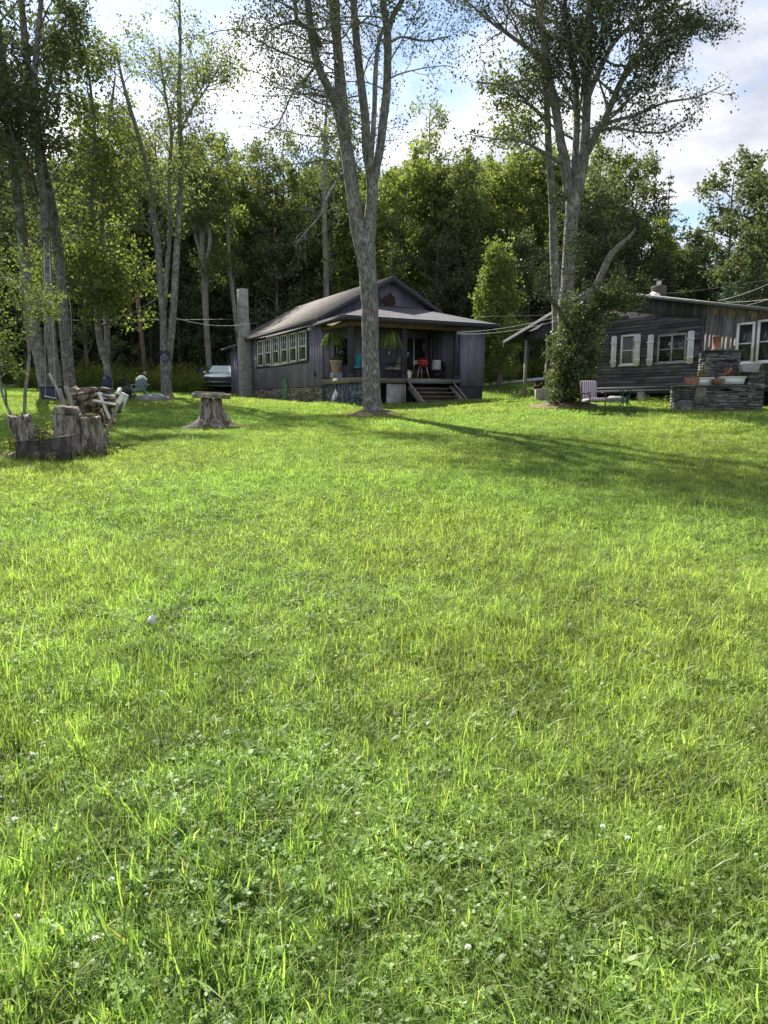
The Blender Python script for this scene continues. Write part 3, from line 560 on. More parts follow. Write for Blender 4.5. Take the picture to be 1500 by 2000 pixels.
wood = [ # kind, px, Y, row of top, label
 ('broad2', -60, 50, 330, 'bushy green tree at the wood edge, past the left swing tree at the frame edge'),
 ('dark0', 20, 52, 240, 'dark leafy tree at the wood edge, directly behind the leaning swing trunk'),
 ('dark1', 150, 50, 420, 'dark leafy tree of the wood edge, behind the straight trunk beside the swing'),
 ('broad1', 175, 56, 255, 'tall yellow green tree behind the crooked trunk at the left wood edge'),
 ('hem0', 240, 54, 330, 'dark hemlock at the wood edge, between the crooked trunk and the utility pole'),
 ('broad0', 250, 58, 245, 'tall mid green tree towering directly behind the utility pole'),
 ('hem1', 340, 54, 420, 'dark hemlock standing right behind the tree with the birdhouse'),
 ('broad0', 390, 60, 265, 'tall mid green tree above the pale forked trunk behind the car'),
 ('hem0', 440, 56, 400, 'dark hemlock rising between the parked car and the concrete chimney'),
 ('broad1', 480, 58, 300, 'yellow green tree rising above the top of the concrete chimney'),
 ('dark1', 530, 54, 400, 'dark leafy tree behind the left end of the cottage roof'),
 ('broad2', 575, 57, 330, 'bushy green tree behind the middle of the long cottage roof slope'),
 ('broad1', 640, 58, 345, 'sunlit yellow green tree behind the slim pale trunk over the cottage'),
 ('slim0', 300, 57, 215, 'tall thin pale tree between the utility pole and the birdhouse tree, at the back'),
 ('slim0', 505, 56, 250, 'tall thin pale tree just right of the concrete chimney'),
 ('slim0', 560, 62, 240, 'tall thin pale tree above the middle of the long roof slope'),
 ('slim0', 930, 58, 330, 'thin pale tree behind the right end of the porch roof'),
 ('slim0', 770, 55, 400, 'thin pale tree between the maple and the gable peak'),
 ('slim0', 668, 60, 190, 'tall thin feathery tree seen through the maple stems'),
 ('broad1', 800, 57, 300, 'sunlit yellow green tree above the cottage gable peak'),
 ('slim0', 850, 60, 180, 'tall thin feathery tree just right of the maple, above the gable'),
 ('dark0', 850, 54, 440, 'dark leafy tree behind the right slope of the cottage gable'),
 ('broad0', 900, 56, 330, 'round mid green tree above the right end of the porch roof'),
 ('broad2', 955, 60, 360, 'bushy mid green tree behind the bright young tree'),
 ('dark1', 1040, 52, 450, 'dark leafy tree between the bright young tree and the forked tree'),
 ('broad0', 1035, 60, 310, 'mid green tree whose crown shows left of the slender tree by the cabin'),
 ('dark0', 1180, 56, 340, 'dark leafy tree rising behind the broken dead limb'),
 ('hem0', 1240, 54, 420, 'dark hemlock rising behind the cabin roof, left of its chimney'),
 ('broad0', 1245, 66, 300, 'mid green tree whose top shows above the dark hemlock behind the cabin'),
 ('hem1', 1300, 52, 480, 'low dark hemlock directly behind the cabin chimney'),
 ('spire0', 1310, 62, 325, 'bare spired conifer standing alone against the cloud'),
 ('spire0', 1297, 66, 355, 'shorter ragged conifer just left of the bare spire'),
 ('hem0', 1365, 54, 440, 'dark hemlock between the bare spire and the big dark tree at right'),
 ('dark0', 1440, 54, 292, 'big dark rounded tree at the right edge above the cabin'),
 ('dark1', 1500, 50, 330, 'dark leafy tree partly cut by the right edge of the picture'),
 ('hem1', 1470, 49, 480, 'low dark hemlock behind the small blue green spruce'),
 ('hem0', 1560, 52, 400, 'dark hemlock outermost beyond the right picture edge'),
]
HT = {'broad0': 16, 'broad1': 17, 'broad2': 15.5, 'dark0': 16.5, 'dark1': 14.5, 'slim0': 18, 'hem0': 14, 'hem1': 11, 'spire0': 17}
for q, (kd, px, Y, row, lab) in enumerate(wood):
    p = at(px, row, Y); z = gz(p.x, Y); h = p.z - z
    nm = {'b': 'leafy_tree', 'd': 'leafy_tree', 's': 'slim_tree', 'h': 'hemlock_tree'}[kd[0]] if kd != 'spire0' else 'spire_conifer'
    tree_thing(nm, lab, (p.x, Y, z), *K[kd], scale=h / HT[kd], rz=q * 2.4)
p = at(980, 470, 44); z = gz(p.x, 44); tree_thing('young_tree', 'bright yellow green young tree standing between the cottage and the cabin', (p.x, 44, z), *K['young0'], scale=(p.z - z) / 9.8, rz=1)
p = at(1425, 543, 46); z = gz(p.x, 46); tree_thing('spruce_tree', 'small blue green spruce showing above the cabin roof', (p.x, 46, z), *K['spruce0'], scale=(p.z - z) / 5, rz=1)

# -- scattering through geometry nodes (only for uncountable growth)
def scatter(name, pts, rots, scl, idx, meshes, m):
    col = bpy.data.collections.new(name + '_source')
    for k, me in enumerate(meshes):
        o = bpy.data.objects.new('%s_source_%02d' % (name, k), me); col.objects.link(o)
    me = bpy.data.meshes.new(name); P = np.array(pts, float); me.vertices.add(len(P)); me.vertices.foreach_set('co', P.ravel().astype(np.float32))
    a = me.attributes.new('rot', 'FLOAT_VECTOR', 'POINT'); a.data.foreach_set('vector', np.array(rots, np.float32).ravel())
    a = me.attributes.new('scl', 'FLOAT_VECTOR', 'POINT'); a.data.foreach_set('vector', np.array(scl, np.float32).ravel())
    a = me.attributes.new('idx', 'INT', 'POINT'); a.data.foreach_set('value', np.array(idx, np.int32))
    ob = bpy.data.objects.new(name, me); scn.collection.objects.link(ob); ob['kind'] = 'stuff'
    gt = bpy.data.node_groups.new(name, 'GeometryNodeTree'); gt.interface.new_socket('Geometry', in_out='INPUT', socket_type='NodeSocketGeometry'); gt.interface.new_socket('Geometry', in_out='OUTPUT', socket_type='NodeSocketGeometry')
    n = gt.nodes; l = gt.links; gi = n.new('NodeGroupInput'); go = n.new('NodeGroupOutput'); ip = n.new('GeometryNodeInstanceOnPoints'); ci = n.new('GeometryNodeCollectionInfo')
    ci.inputs['Collection'].default_value = col; ci.inputs['Separate Children'].default_value = True; ci.inputs['Reset Children'].default_value = True
    l.new(gi.outputs[0], ip.inputs['Points']); l.new(ci.outputs[0], ip.inputs['Instance']); ip.inputs['Pick Instance'].default_value = True
    for nm, ty, so_ in (('idx', 'INT', 'Instance Index'), ('scl', 'FLOAT_VECTOR', 'Scale')):
        na = n.new('GeometryNodeInputNamedAttribute'); na.data_type = ty; na.inputs[0].default_value = nm; l.new(na.outputs[0], ip.inputs[so_])
    na = n.new('GeometryNodeInputNamedAttribute'); na.data_type = 'FLOAT_VECTOR'; na.inputs[0].default_value = 'rot'
    er = n.new('FunctionNodeEulerToRotation'); l.new(na.outputs[0], er.inputs[0]); l.new(er.outputs[0], ip.inputs['Rotation'])
    l.new(ip.outputs[0], go.inputs[0]); md = ob.modifiers.new('scatter', 'NODES'); md.node_group = gt; me.materials.append(m)
    return ob
rng = np.random.default_rng(5)
def joined(tc):   # trunk + crown as one source mesh
    t, c = tc; 
    bmx = bpy.data.meshes.new('wood_tree')
    import bmesh
    bm = bmesh.new(); bm.from_mesh(t); nt_ = len(bm.faces); bm.from_mesh(c); bm.faces.ensure_lookup_table()
    for f in bm.faces[nt_:]: f.material_index = 1
    bm.to_mesh(bmx); bm.free(); bmx.materials.append(t.materials[0]); bmx.materials.append(c.materials[0]); return bmx
kinds = ['broad0', 'broad1', 'broad2', 'dark0', 'dark1', 'hem0', 'hem1']
src = [joined(K[k]) for k in kinds]
P, Ro, S, I = [], [], [], []
for yy in np.arange(59, 96, 4.0):
    for xx in np.arange(-yy * .62 - 6, yy * .62 + 8, 4.0):
        x = xx + rng.uniform(-1.6, 1.6); y = yy + rng.uniform(-1.6, 1.6)
        if x > 24 and x < 32 and y > 58: continue
        k = int(rng.choice(7, p=[.24, .2, .18, .1, .08, .12, .08])); s = rng.uniform(.75, 1.05)
        if x > 20: s *= .72
        P.append((x, y, gz(x, y) - .2)); Ro.append((0, 0, rng.uniform(0, 6.28))); S.append((s, s, s)); I.append(k)
# shaded edge of the wood: low dense growth
for yy in (53, 56):
    for xx in np.arange(-40, 44, 2.6):
        x = xx + rng.uniform(-1, 1); y = yy + rng.uniform(-1, 1); k = int(rng.choice([4, 5, 6, 6, 4])); s = rng.uniform(.42, .62)
        P.append((x, y, gz(x, y) - .4)); Ro.append((0, 0, rng.uniform(0, 6.28))); S.append((s * 1.2, s * 1.2, s)); I.append(k)
scatter('forest', P, Ro, S, I, src, M['leaf'])
# tall weeds
def weed_mesh(seed, n=26, h=1.1, gold=False):
    r_ = np.random.default_rng(seed); b = MB(); C = []; Tn = []
    for q in range(n):
        a = r_.uniform(-.6, .6, 2); hh = h * r_.uniform(.5, 1.1); ln = r_.normal(0, .12, 2); pts = [(a[0], a[1], -.05), (a[0] + ln[0] * .5, a[1] + ln[1] * .5, hh * .5), (a[0] + ln[0], a[1] + ln[1], hh)]
        b.tube(pts, [.008, .006, .003], 3, cap=False, tint=.3)
        u = r_.uniform(.1, 1, 26)[:, None]; Cq = np.array(pts[0]) * (1 - u) + np.array(pts[2]) * u + r_.normal(0, .06, (26, 3)); C.append(Cq); Tn.append(np.full(26, r_.uniform(.1, .8)) + (np.where(u[:, 0] > .85, .6, 0) if gold and r_.random() < .4 else 0))
    leaf_quads(b, np.vstack(C), .13, r_, .3, 0, np.concatenate(Tn), -.1); return b.mesh('weed_clump', M['weed'])
ws = [weed_mesh(1), weed_mesh(2, gold=True), weed_mesh(3, 20, 1.4, True), weed_mesh(4, 30, .8)]
P, Ro, S, I = [], [], [], []
for q in range(760):
    if q % 4 < 3: x = rng.uniform(-36, -10.5); y = rng.uniform(49.6, 53) if rng.random() < .6 else rng.uniform(43.5, 47.0) if x > -19 and False else rng.uniform(49, 52)
    else: x = rng.uniform(5, 24); y = rng.uniform(48.8, 52)
    P.append((x, y, gz(x, y))); Ro.append((0, 0, rng.uniform(0, 6.28))); s = rng.uniform(.7, 1.3); S.append((s, s, s)); I.append(int(rng.integers(4)))
for q in range(150):
    x = rng.uniform(-22, -11.5); y = rng.uniform(44.5, 47); P.append((x, y, gz(x, y))); Ro.append((0, 0, rng.uniform(0, 6.28))); s = rng.uniform(.6, 1.1); S.append((s, s, s)); I.append(int(rng.integers(4)))
scatter('tall_weeds', P, Ro, S, I, ws, M['weed'])

# -- grass
def blades(b, n, rad, h, wd, r_, tall=.0, bend=.5, t0=0, t1=1, sq=False):
    a = r_.uniform(0, 2 * np.pi, n); q = rad * np.sqrt(r_.uniform(0, 1, n)); x = q * np.cos(a); y = q * np.sin(a)
    hh = h * r_.lognormal(0, .42, n); az = r_.uniform(0, 2 * np.pi, n); bn = bend * r_.uniform(.1, 1.5, n); fa = az + np.pi / 2 + r_.normal(0, .5, n)
    w_ = wd * r_.uniform(.6, 1.3, n); V = np.zeros((n, 7, 3)); D = np.stack([np.cos(az), np.sin(az)], 1); W = np.stack([np.cos(fa), np.sin(fa)], 1)
    base = np.stack([x, y], 1); k = 0
    for t, ww in ((0, .8), (.4, 1), (.75, .7), (1, 0)):
        off = base + D * (hh * bn * t * t)[:, None]; z = hh * t * (1 - .28 * np.minimum(bn, 1.3) * t) - .004
        if ww:
            for sg in (-1, 1): V[:, k, :2] = off + sg * W * (w_ * ww / 2)[:, None]; V[:, k, 2] = z; k += 1
        else: V[:, k, :2] = off; V[:, k, 2] = z
    o = (np.arange(n) * 7)[:, None]; tt = r_.uniform(t0, t1, n); b.add(V.reshape(-1, 3), np.concatenate([o + [0, 1, 3, 2], o + [2, 3, 5, 4]]), np.concatenate([tt, tt]))
    b.f.append(o + [4, 5, 6] + (b.n - n * 7)); b.t.append(tt)
def clovers(b, n, rad, size, r_):
    a = r_.uniform(0, 2 * np.pi, n); q = rad * np.sqrt(r_.uniform(0, 1, n)); c = np.stack([q * np.cos(a), q * np.sin(a), r_.uniform(.02, .06, n)], 1); th = r_.uniform(0, 6.28, n); tt = r_.uniform(0, 1, n)
    for k in range(3):
        t = th + k * 2.094; d = np.stack([np.cos(t), np.sin(t), r_.uniform(-.1, .5, n)], 1); s = np.stack([-np.sin(t), np.cos(t), r_.normal(0, .25, n)], 1); z = (size * r_.uniform(.7, 1.3, n))[:, None]
        V = np.stack([c, c + d * z * .45 + s * z * .42, c + d * z * .95 + s * z * .36, c + d * z * .95 - s * z * .36, c + d * z * .45 - s * z * .42], 1); b.add(V.reshape(-1, 3), np.arange(n * 5).reshape(n, 5), tt)
def weeds(b, n, rad, size, r_):
    for q in range(n):
        a = r_.uniform(0, 6.28); rr = rad * math.sqrt(r_.random()); c = np.array([rr * math.cos(a), rr * math.sin(a), .01]); m = int(r_.integers(4, 8)); tt = r_.random()
        for k in range(m):
            t = 6.28 * k / m + r_.uniform(-.3, .3); l_ = size * r_.uniform(.6, 1.2); d = np.array([math.cos(t), math.sin(t), 0]); s = np.array([-d[1], d[0], 0]); w_ = l_ * .16; up = r_.uniform(.3, 1.0)
            p = [c, c + d * l_ * .35 + [0, 0, l_ * up * .4], c + d * l_ * .75 + [0, 0, l_ * up * .6], c + d * l_ + [0, 0, l_ * up * .5]]
            b.add(np.array([p[0], p[1] + s * w_, p[2] + s * w_ * .8, p[3], p[2] - s * w_ * .8, p[1] - s * w_]), [[0, 1, 2, 5], [5, 2, 3, 4]], tt)
def patch(seed, rad, nb, h, wd, ncl=0, nw=0, csize=.013, ntall=0):
    r_ = np.random.default_rng(seed); b = MB(); blades(b, nb, rad, h, wd, r_, bend=.75)
    if ntall: blades(b, ntall, rad, h * 1.9, wd * 1.25, r_, bend=.7, t0=.4)
    nf = sum(len(f) for f in b.f)
    if ncl: clovers(b, ncl, rad, csize, r_)
    if nw: weeds(b, nw, rad, .06, r_)
    me = b.mesh('turf_patch', M['grass']); me.materials.append(M['clover']); tot = len(me.polygons)
    me.polygons.foreach_set('material_index', np.concatenate([np.zeros(nf, np.int32), np.ones(tot - nf, np.int32)])); return me
def tuft(seed, n, h, rad=.07):
    r_ = np.random.default_rng(seed); b = MB(); blades(b, n, rad, h, .0056, r_, bend=.6, t0=.25); return b.mesh('turf_tuft', M['grass'])
def gpatches(name, y0, y1, mg, R_, srcs, hv, prob=None):
    P, Ro, S, I = [], [], [], []; st = R_ * (1.2 if R_ > .5 else 1.02); row = 0
    for yy in np.arange(y0, y1, st * .87):
        row += 1; wx = .56 * yy + mg
        for xx in np.arange(-wx, wx, st):
            x = xx + (row % 2) * st / 2 + rng.uniform(-.2, .2) * st; y = yy + rng.uniform(-.2, .2) * st
            if blocked(x, y): continue
            e_ = .2; nx_ = -(gz(x + e_, y) - gz(x - e_, y)) / (2 * e_); ny_ = -(gz(x, y + e_) - gz(x, y - e_)) / (2 * e_)
            nv = Vector((nx_, ny_, 1)).normalized(); q = (Matrix.Rotation(0, 3, 'Z').to_quaternion() @ Vector((0, 0, 1)).rotation_difference(nv)) @ Matrix.Rotation(rng.uniform(0, 6.28), 3, 'Z').to_quaternion()
            P.append((x, y, gz(x, y))); Ro.append(tuple(q.to_euler())); s = rng.uniform(.9, 1.1)
            S.append((s, s, s * hv * (.8 + .5 * (.5 + .5 * math.sin(x * 1.1 + 2 * math.sin(y * .7)) * math.cos(y * 1.3 + x * .4)) * rng.uniform(.8, 1.2)))); I.append(int(rng.choice(len(srcs), p=prob)))
    return scatter(name, P, Ro, S, I, srcs, M['grass'])
CO = Vector((-1.414, 30)); CU = Vector((math.cos(R(28)), math.sin(R(28)))); CV = Vector((-CU.y, CU.x))
BO = Vector((12.0, 27.5)); BU = Vector((.519, -.855)); BV = Vector((.855, .519))
def blocked(x, y):
    d = Vector((x, y)) - CO; t, s = d.dot(CU), d.dot(CV)
    if .3 < t < 6.4 and .3 < s < 17: return True
    d = Vector((x, y)) - BO; t, s = d.dot(BU), d.dot(BV)
    if -8 < t < 6 and .5 < s < 6: return True
    if 10 < x < 12 and 23.9 < y < 24.8: return True
    if y > 45.2 and x > 1: return True
    if y > 46.0 and x < -4 : return True
    return False
near = [patch(200 + k, .45, 3400, .040, .0036, [40, 120, 20, 210][k % 4], [7, 13, 5, 10][k % 4], ntall=120) for k in range(8)]
gpatches('grass', .3, 7.2, 3.4, .45, near, 1.0)
mid = [patch(300 + k, 1.0, 7000, .036, .0062, [110, 320][k % 2], 12, .018, ntall=90) for k in range(5)]
gpatches('mid_grass', 6.9, 20.5, 4.5, 1.0, mid, 1.0)
far = [patch(400 + k, 2.2, 9500, .042, .012, 0, 0, ntall=60) for k in range(4)]
gpatches('far_grass', 20, 49, 4, 2.2, far, 1.0)
# longer tufts
P, Ro, S, I = [], [], [], []
tf = [tuft(500 + k, n, h) for k, (n, h) in enumerate([(14, .10), (22, .13), (9, .15), (30, .09), (18, .17)])]
for q in range(4300):
    y = .9 + 11 * rng.random() ** 1.25; x = rng.uniform(-1, 1) * (.56 * y + 1.6)
    if math.sin(x * 2.1 + 1.3 * math.sin(y * 1.4)) * math.cos(y * 1.7 - x * .6) + rng.normal(0, .35) < .12: continue
    P.append((x, y, gz(x, y))); Ro.append((rng.normal(0, .15), rng.normal(0, .15), rng.uniform(0, 6.28))); s = rng.uniform(.6, 1.05); S.append((s, s, s)); I.append(int(rng.integers(5)))
scatter('long_grass', P, Ro, S, I, tf, M['grass'])
# ============================================================ cottage
random.seed(4); np.random.seed(4)
Z0 = 1.4
cot = thing('cottage', 'purple grey board and batten cottage with long shingle roof and raised front porch', 'cottage', (CO.x, CO.y, 1.409), R(28)); cot.scale.z = .955
def battened(b, a, c, z0, z1, n, step=.3, th=.05, topf=None):
    """upright boards from a to c (xy), outward normal n; topf(t)->top z"""
    a = Vector(a); c = Vector(c); n = Vector(n); ln = (c - a).length; d = (c - a) / ln; k = int(ln / step)
    zt = topf or (lambda t: z1)
    P = [(a.x, a.y, z0), (c.x, c.y, z0), (c.x, c.y, zt(ln)), (a.x, a.y, zt(0))]
    if topf:
        P = P[:2] + [(a.x + d.x * t, a.y + d.y * t, zt(t)) for t in np.linspace(ln, 0, 13)]
    b.poly(P, (-n.x * th, -n.y * th, 0), .5)
    for q in range(k + 1):
        t = min(max(q * ln / k, .025), ln - .025); p = a + d * t + n * .012; h = zt(t) - z0 - .01
        if h > .05: b.box((p.x, p.y, z0 + h / 2 + .003), (.045, .03, h), rz=math.atan2(d.y, d.x), tint=random.random())
W_, Ln = 6.7, 14.0; AP = 6.0; EV = 4.12
gab = lambda t: EV + (AP - EV - .06) * (1 - abs(t - W_ / 2) / (W_ / 2)) - .02
b = MB()
battened(b, (0, 14), (0, 2.83), .93, EV - .04, (-1, 0), .31)
battened(b, (0, 2.83), (W_, 2.83), 1.3, EV, (0, -1), .31, topf=gab)
battened(b, (W_, 2.83), (W_, 14), .9, EV - .04, (1, 0), .31)
battened(b, (W_, 14), (0, 14), .9, EV, (0, 1), .31, topf=gab)
b.build('wall', M['siding'], cot)
b = MB(); battened(b, (-.02, 14.0 + .0), (-.02, 17), .5, 3.75, (-1, 0), .31); battened(b, (-.02, 17), (6.0, 17), .62, 3.75, (0, 1), .5); b.build('rear_wing', M['siding'], cot)
b = MB(); b.poly([(-.5, 14.05, 3.55), (-.5, 17.5, 3.45), (3.3, 17.5, 4.9), (3.3, 14.05, 5.0)], (0, 0, .12)); b.poly([(6.6, 14.05, 3.62), (3.3, 14.05, 5.0), (3.3, 17.5, 4.9), (6.6, 17.5, 3.5)], (0, 0, .12)); b.build('wing_roof', M['shingle_lit'], cot)
# main roof
oh = .45; sl = (AP + .04 - EV) / (W_ / 2); ze = EV + .06 - oh * sl
b = MB()
nC = 34
for sgn in (-1, 1):
    xe = W_ / 2 + sgn * (W_ / 2 + oh)
    for q in range(nC):     # shingle courses, each lapping the one below
        f0, f1 = q / nC, (q + 1) / nC; x0, x1 = xe + (W_ / 2 - xe) * f0, xe + (W_ / 2 - xe) * f1; z0, z1 = ze + (AP + .1 - ze) * f0, ze + (AP + .1 - ze) * f1
        b.poly([(x0, 2.38, z0), (x0, 14.4, z0), (x1, 14.4, z1 - .012), (x1, 2.38, z1 - .012)], (0, 0, .022), random.random())
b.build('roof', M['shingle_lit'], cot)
b = MB()
for yy in (2.36, 14.37):
    for sgn in (-1, 1):
        xe = W_ / 2 + sgn * (W_ / 2 + oh); b.poly([(xe, yy, ze - .2), (xe, yy, ze - .004), (W_ / 2, yy, AP + .094), (W_ / 2, yy, AP - .12)], (0, .05, 0))
for sgn in (-1, 1):
    xe = W_ / 2 + sgn * (W_ / 2 + oh - .03); b.bb((xe - .02, 2.42, ze - .2), (xe + .02, 14.36, ze - .012))
    b.poly([(xe, 2.42, ze - .14), (xe, 14.3, ze - .14), (W_ / 2, 14.3, AP - .09), (W_ / 2, 2.42, AP - .09)], (0, 0, .05))
b.build('roof_trim', M['siding_dark'], cot)
# porch roof (low hip)
b = MB(); ez = 3.78; rz_ = 4.78; A = [(-.42, -.45), (7.15, -.45)]; r1, r2 = (2.6, 2.79), (4.3, 2.79)
nC = 14
for q in range(nC):
    f0, f1 = q / nC, (q + 1) / nC; I_ = lambda p, r_, f: (p[0] + (r_[0] - p[0]) * f, p[1] + (r_[1] - p[1]) * f)
    zA, zB = ez + (rz_ - ez) * f0, ez + (rz_ - ez) * f1 - .01
    a0, a1, c0, c1 = I_(A[0], r1, f0), I_(A[0], r1, f1), I_(A[1], r2, f0), I_(A[1], r2, f1)
    b.poly([(*a0, zA), (*c0, zA), (*c1, zB), (*a1, zB)], (0, 0, .022), random.random())
    b.poly([(a0[0], 2.79, zA), (*a0, zA), (*a1, zB), (a1[0], 2.79, zB)], (0, 0, .022), random.random())
    b.poly([(*c0, zA), (c0[0], 2.79, zA), (c1[0], 2.79, zB), (*c1, zB)], (0, 0, .022), random.random())
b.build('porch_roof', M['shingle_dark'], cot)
b = MB(); b.bb((-.44, -.47, ez - .16), (7.17, -.43, ez - .008)); b.bb((-.44, -.42, ez - .16), (-.40, 2.78, ez - .008)); b.bb((7.13, -.42, ez - .16), (7.17, 2.78, ez - .008)); b.bb((-.38, -.4, ez - .10), (7.1, 2.78, ez - .07)); b.build('porch_fascia', M['siding_dark'], cot)
b = MB(); b.bb((0, -.06, 3.42), (5.40, .06, 3.66)); b.bb((-.06, .08, 3.42), (.06, 2.78, 3.66)); b.build('porch_beam', M['beam_wood'], cot)
# closet block at the right of the porch
b = MB(); battened(b, (5.44, 0), (W_ + .02, 0), .93, 3.66, (0, -1), .32); battened(b, (W_ + .02, 0), (W_ + .02, 2.80), .93, 3.66, (1, 0), .32); battened(b, (5.44, 2.8), (5.44, .03), 1.28, 3.66, (-1, 0), .32); b.build('porch_closet', M['siding'], cot)
b = MB(); b.bb((5.0, .03, -.4), (W_ + .0, .2, .925)); b.bb((W_ - .2, .22, -.4), (W_ - .01, 13.9, .88)); b.build('foundation', M['dark_block'], cot, label='dark painted block base under the right end of the porch')
# porch posts, deck
for x in (.11, 2.62, 5.3):
    b = MB(); b.bb((x - .11, .0, 1.255), (x + .11, .2, 3.41)); b.bb((x - .13, -.02, 1.252), (x + .13, .22, 1.40)); b.build('porch_post', M['siding_dark'], cot)
b = MB()
for q in range(18): b.bb((.02, .02 + q * .156, 1.2), (5.42, .17 + q * .156, 1.245 + .002 * (q % 3)), random.random())
b.build('deck', M['deck_wood'], cot)
b = MB(); b.bb((.0, -.05, 1.02), (2.7, 0, 1.25), .4); b.bb((2.705, -.05, 1.05), (5.42, 0, 1.25), .7); b.bb((-.05, -.05, 1.0), (-.003, 2.8, 1.24), .55); b.build('deck_rim', M['deck_wood'], cot)
b = MB(); b.bb((2.75, -.075, 1.03), (4.9, -.053, 1.19)); b.build('step_board', M['green_board'], cot, label='faded green board above the steps')
b = MB(); b.bb((.03, 0.0, -.45), (1.35, .18, 1.0)); b.bb((.03, .2, -.45), (.2, 2.8, 1.0)); b.build('porch_base', M['painted_block'], cot, label='blotchy blue grey painted block base of the porch')
b = MB(); b.bb((1.75, .02, -.4), (2.62, .1, 1.0)); b.bb((2.64, .03, -.4), (2.68, .1, 1.0)); b.build('base_panel', M['concrete'], cot, label='plain grey panel left of the porch steps')
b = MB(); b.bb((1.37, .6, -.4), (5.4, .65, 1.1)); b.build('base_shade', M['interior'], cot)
# stone foundation on the side: stacked irregular flat stones
b = MB()
z = -.2; row = 0
while z < .88:
    hh = random.uniform(.06, .13); y = 2.8 + random.uniform(-.02, .02)
    while y < 13.3:
        l_ = random.uniform(.14, .5)
        b.box((.03 + random.uniform(-.03, .03), y + l_ / 2, z + hh / 2), (.24, l_ - .015, hh - .012), jit=.012, tint=random.random()); y += l_
    z += hh
b.bb((.1, 2.8, -.3), (.2, 13.9, .92), .05)
b.build('stone_foundation', M['stone'], cot, bevel=.01)
# side windows
b = MB()
b.bb((-.055, 4.35, 2.08), (-.02, 11.95, 2.2)); b.bb((-.055, 4.35, 3.66), (-.02, 11.95, 3.78))
for q in range(7): yy = 4.42 + q * 1.235; b.bb((-.05, yy - .1, 2.2), (-.02, yy + .1, 3.66))
b.build('window_trim', M['siding_dark'], cot)
for q in range(6):
    y0 = 4.56 + q * 1.235; y1 = y0 + .96; za, zb = 2.22, 3.64; zm = 2.9
    b = MB(); t = .055
    b.bb((-.09, y0, za), (-.03, y0 + t, zb)); b.bb((-.09, y1 - t, za), (-.03, y1, zb)); b.bb((-.092, y0 + t, za), (-.03, y1 - t, za + t)); b.bb((-.092, y0 + t, zb - t), (-.03, y1 - t, zb)); b.bb((-.088, y0 + t, zm - .03), (-.03, y1 - t, zm + .03))
    for k in (1, 2): yy = y0 + (y1 - y0) * k / 3; b.bb((-.075, yy - .012, zm + .03), (-.045, yy + .012, zb - t))
    b.bb((-.078, y0 + t, (zm + zb) / 2 - .01), (-.045, y1 - t, (zm + zb) / 2 + .012))
    f = b.build('window', M['white_paint'], cot); b = MB(); b.bb((-.055, y0 + t, za + t), (-.052, y1 - t, zb - t)); b.build('pane', M['glass'], f)
# porch wall openings: windows and door
for x0, x1, za, zb in ((.55, 1.35, 1.9, 3.15), (1.95, 2.75, 1.9, 3.15)):
    b = MB(); t = .06
    b.bb((x0, 2.74, za), (x0 + t, 2.79, zb)); b.bb((x1 - t, 2.74, za), (x1, 2.79, zb)); b.bb((x0 + t, 2.742, zb - t), (x1 - t, 2.79, zb)); b.bb((x0 + t, 2.742, za), (x1 - t, 2.79, za + t))
    f = b.build('window', M['siding_dark'], cot); b = MB(); b.bb((x0 + t, 2.775, za + t), (x1 - t, 2.778, zb - t)); b.build('pane', M['glass'], f)
b = MB(); b.bb((4.1, 2.72, 1.26), (5.25, 2.78, 3.30)); d_ = b.build('door', M['interior'], cot, label='dark screen door at the back of the porch'); b = MB(); b.bb((4.62, 2.69, 1.75), (4.66, 2.715, 3.28)); b.build('door_edge', M['white_paint'], d_); b = MB(); b.bb((4.72, 2.68, 2.2), (4.78, 2.715, 2.24)); b.build('handle', M['steel'], d_)
b = MB(); b.bb((4.0, 2.3, 1.25), (5.2, 2.7, 1.78)); b.build('porch_bench', M['beam_wood'], cot)
# chimney: cast concrete, wider at the bottom
b = MB(); yc = 13.15
b.box((-.34, yc, 1.75), (.62, .66, 4.3), jit=.012); b.box((-.34, yc, 4.35), (.54, .58, .9), jit=.01); b.box((-.36, yc, 5.75), (.50, .54, 1.9), jit=.015)
b.box((-.34, yc, -.1), (.80, .84, .6), jit=.02); b.build('chimney', M['concrete'], cot, bevel=.02)
b = MB(); b.box((-.36, yc, 5.68), (.52, .56, .02)); b.build('chimney_joint', M['dark_block'], cot)
# floodlight, meter box, wall lamp, vent
b = MB(); b.box((-.06, 3.95, 3.62), (.1, .16, .1)); b.lathe([(.02, 0), (.06, .02), (.07, .1), (.03, .14)], (-.14, 3.86, 3.56), 10); b.lathe([(.02, 0), (.06, .02), (.07, .1), (.03, .14)], (-.14, 4.04, 3.56), 10); b.build('flood_light', M['white_plastic'], cot)
b = MB(); b.box((-.05, 3.55, 1.5), (.1, .16, .24)); b.build('meter_box', M['siding_dark'], cot, bevel=.02)
b = MB(); b.lathe([(.02, -.09), (.07, -.05), (.08, .02), (.03, .08)], (3.3, 2.7, 2.55), 12); b.build('wall_lamp', M['lamp'], cot)
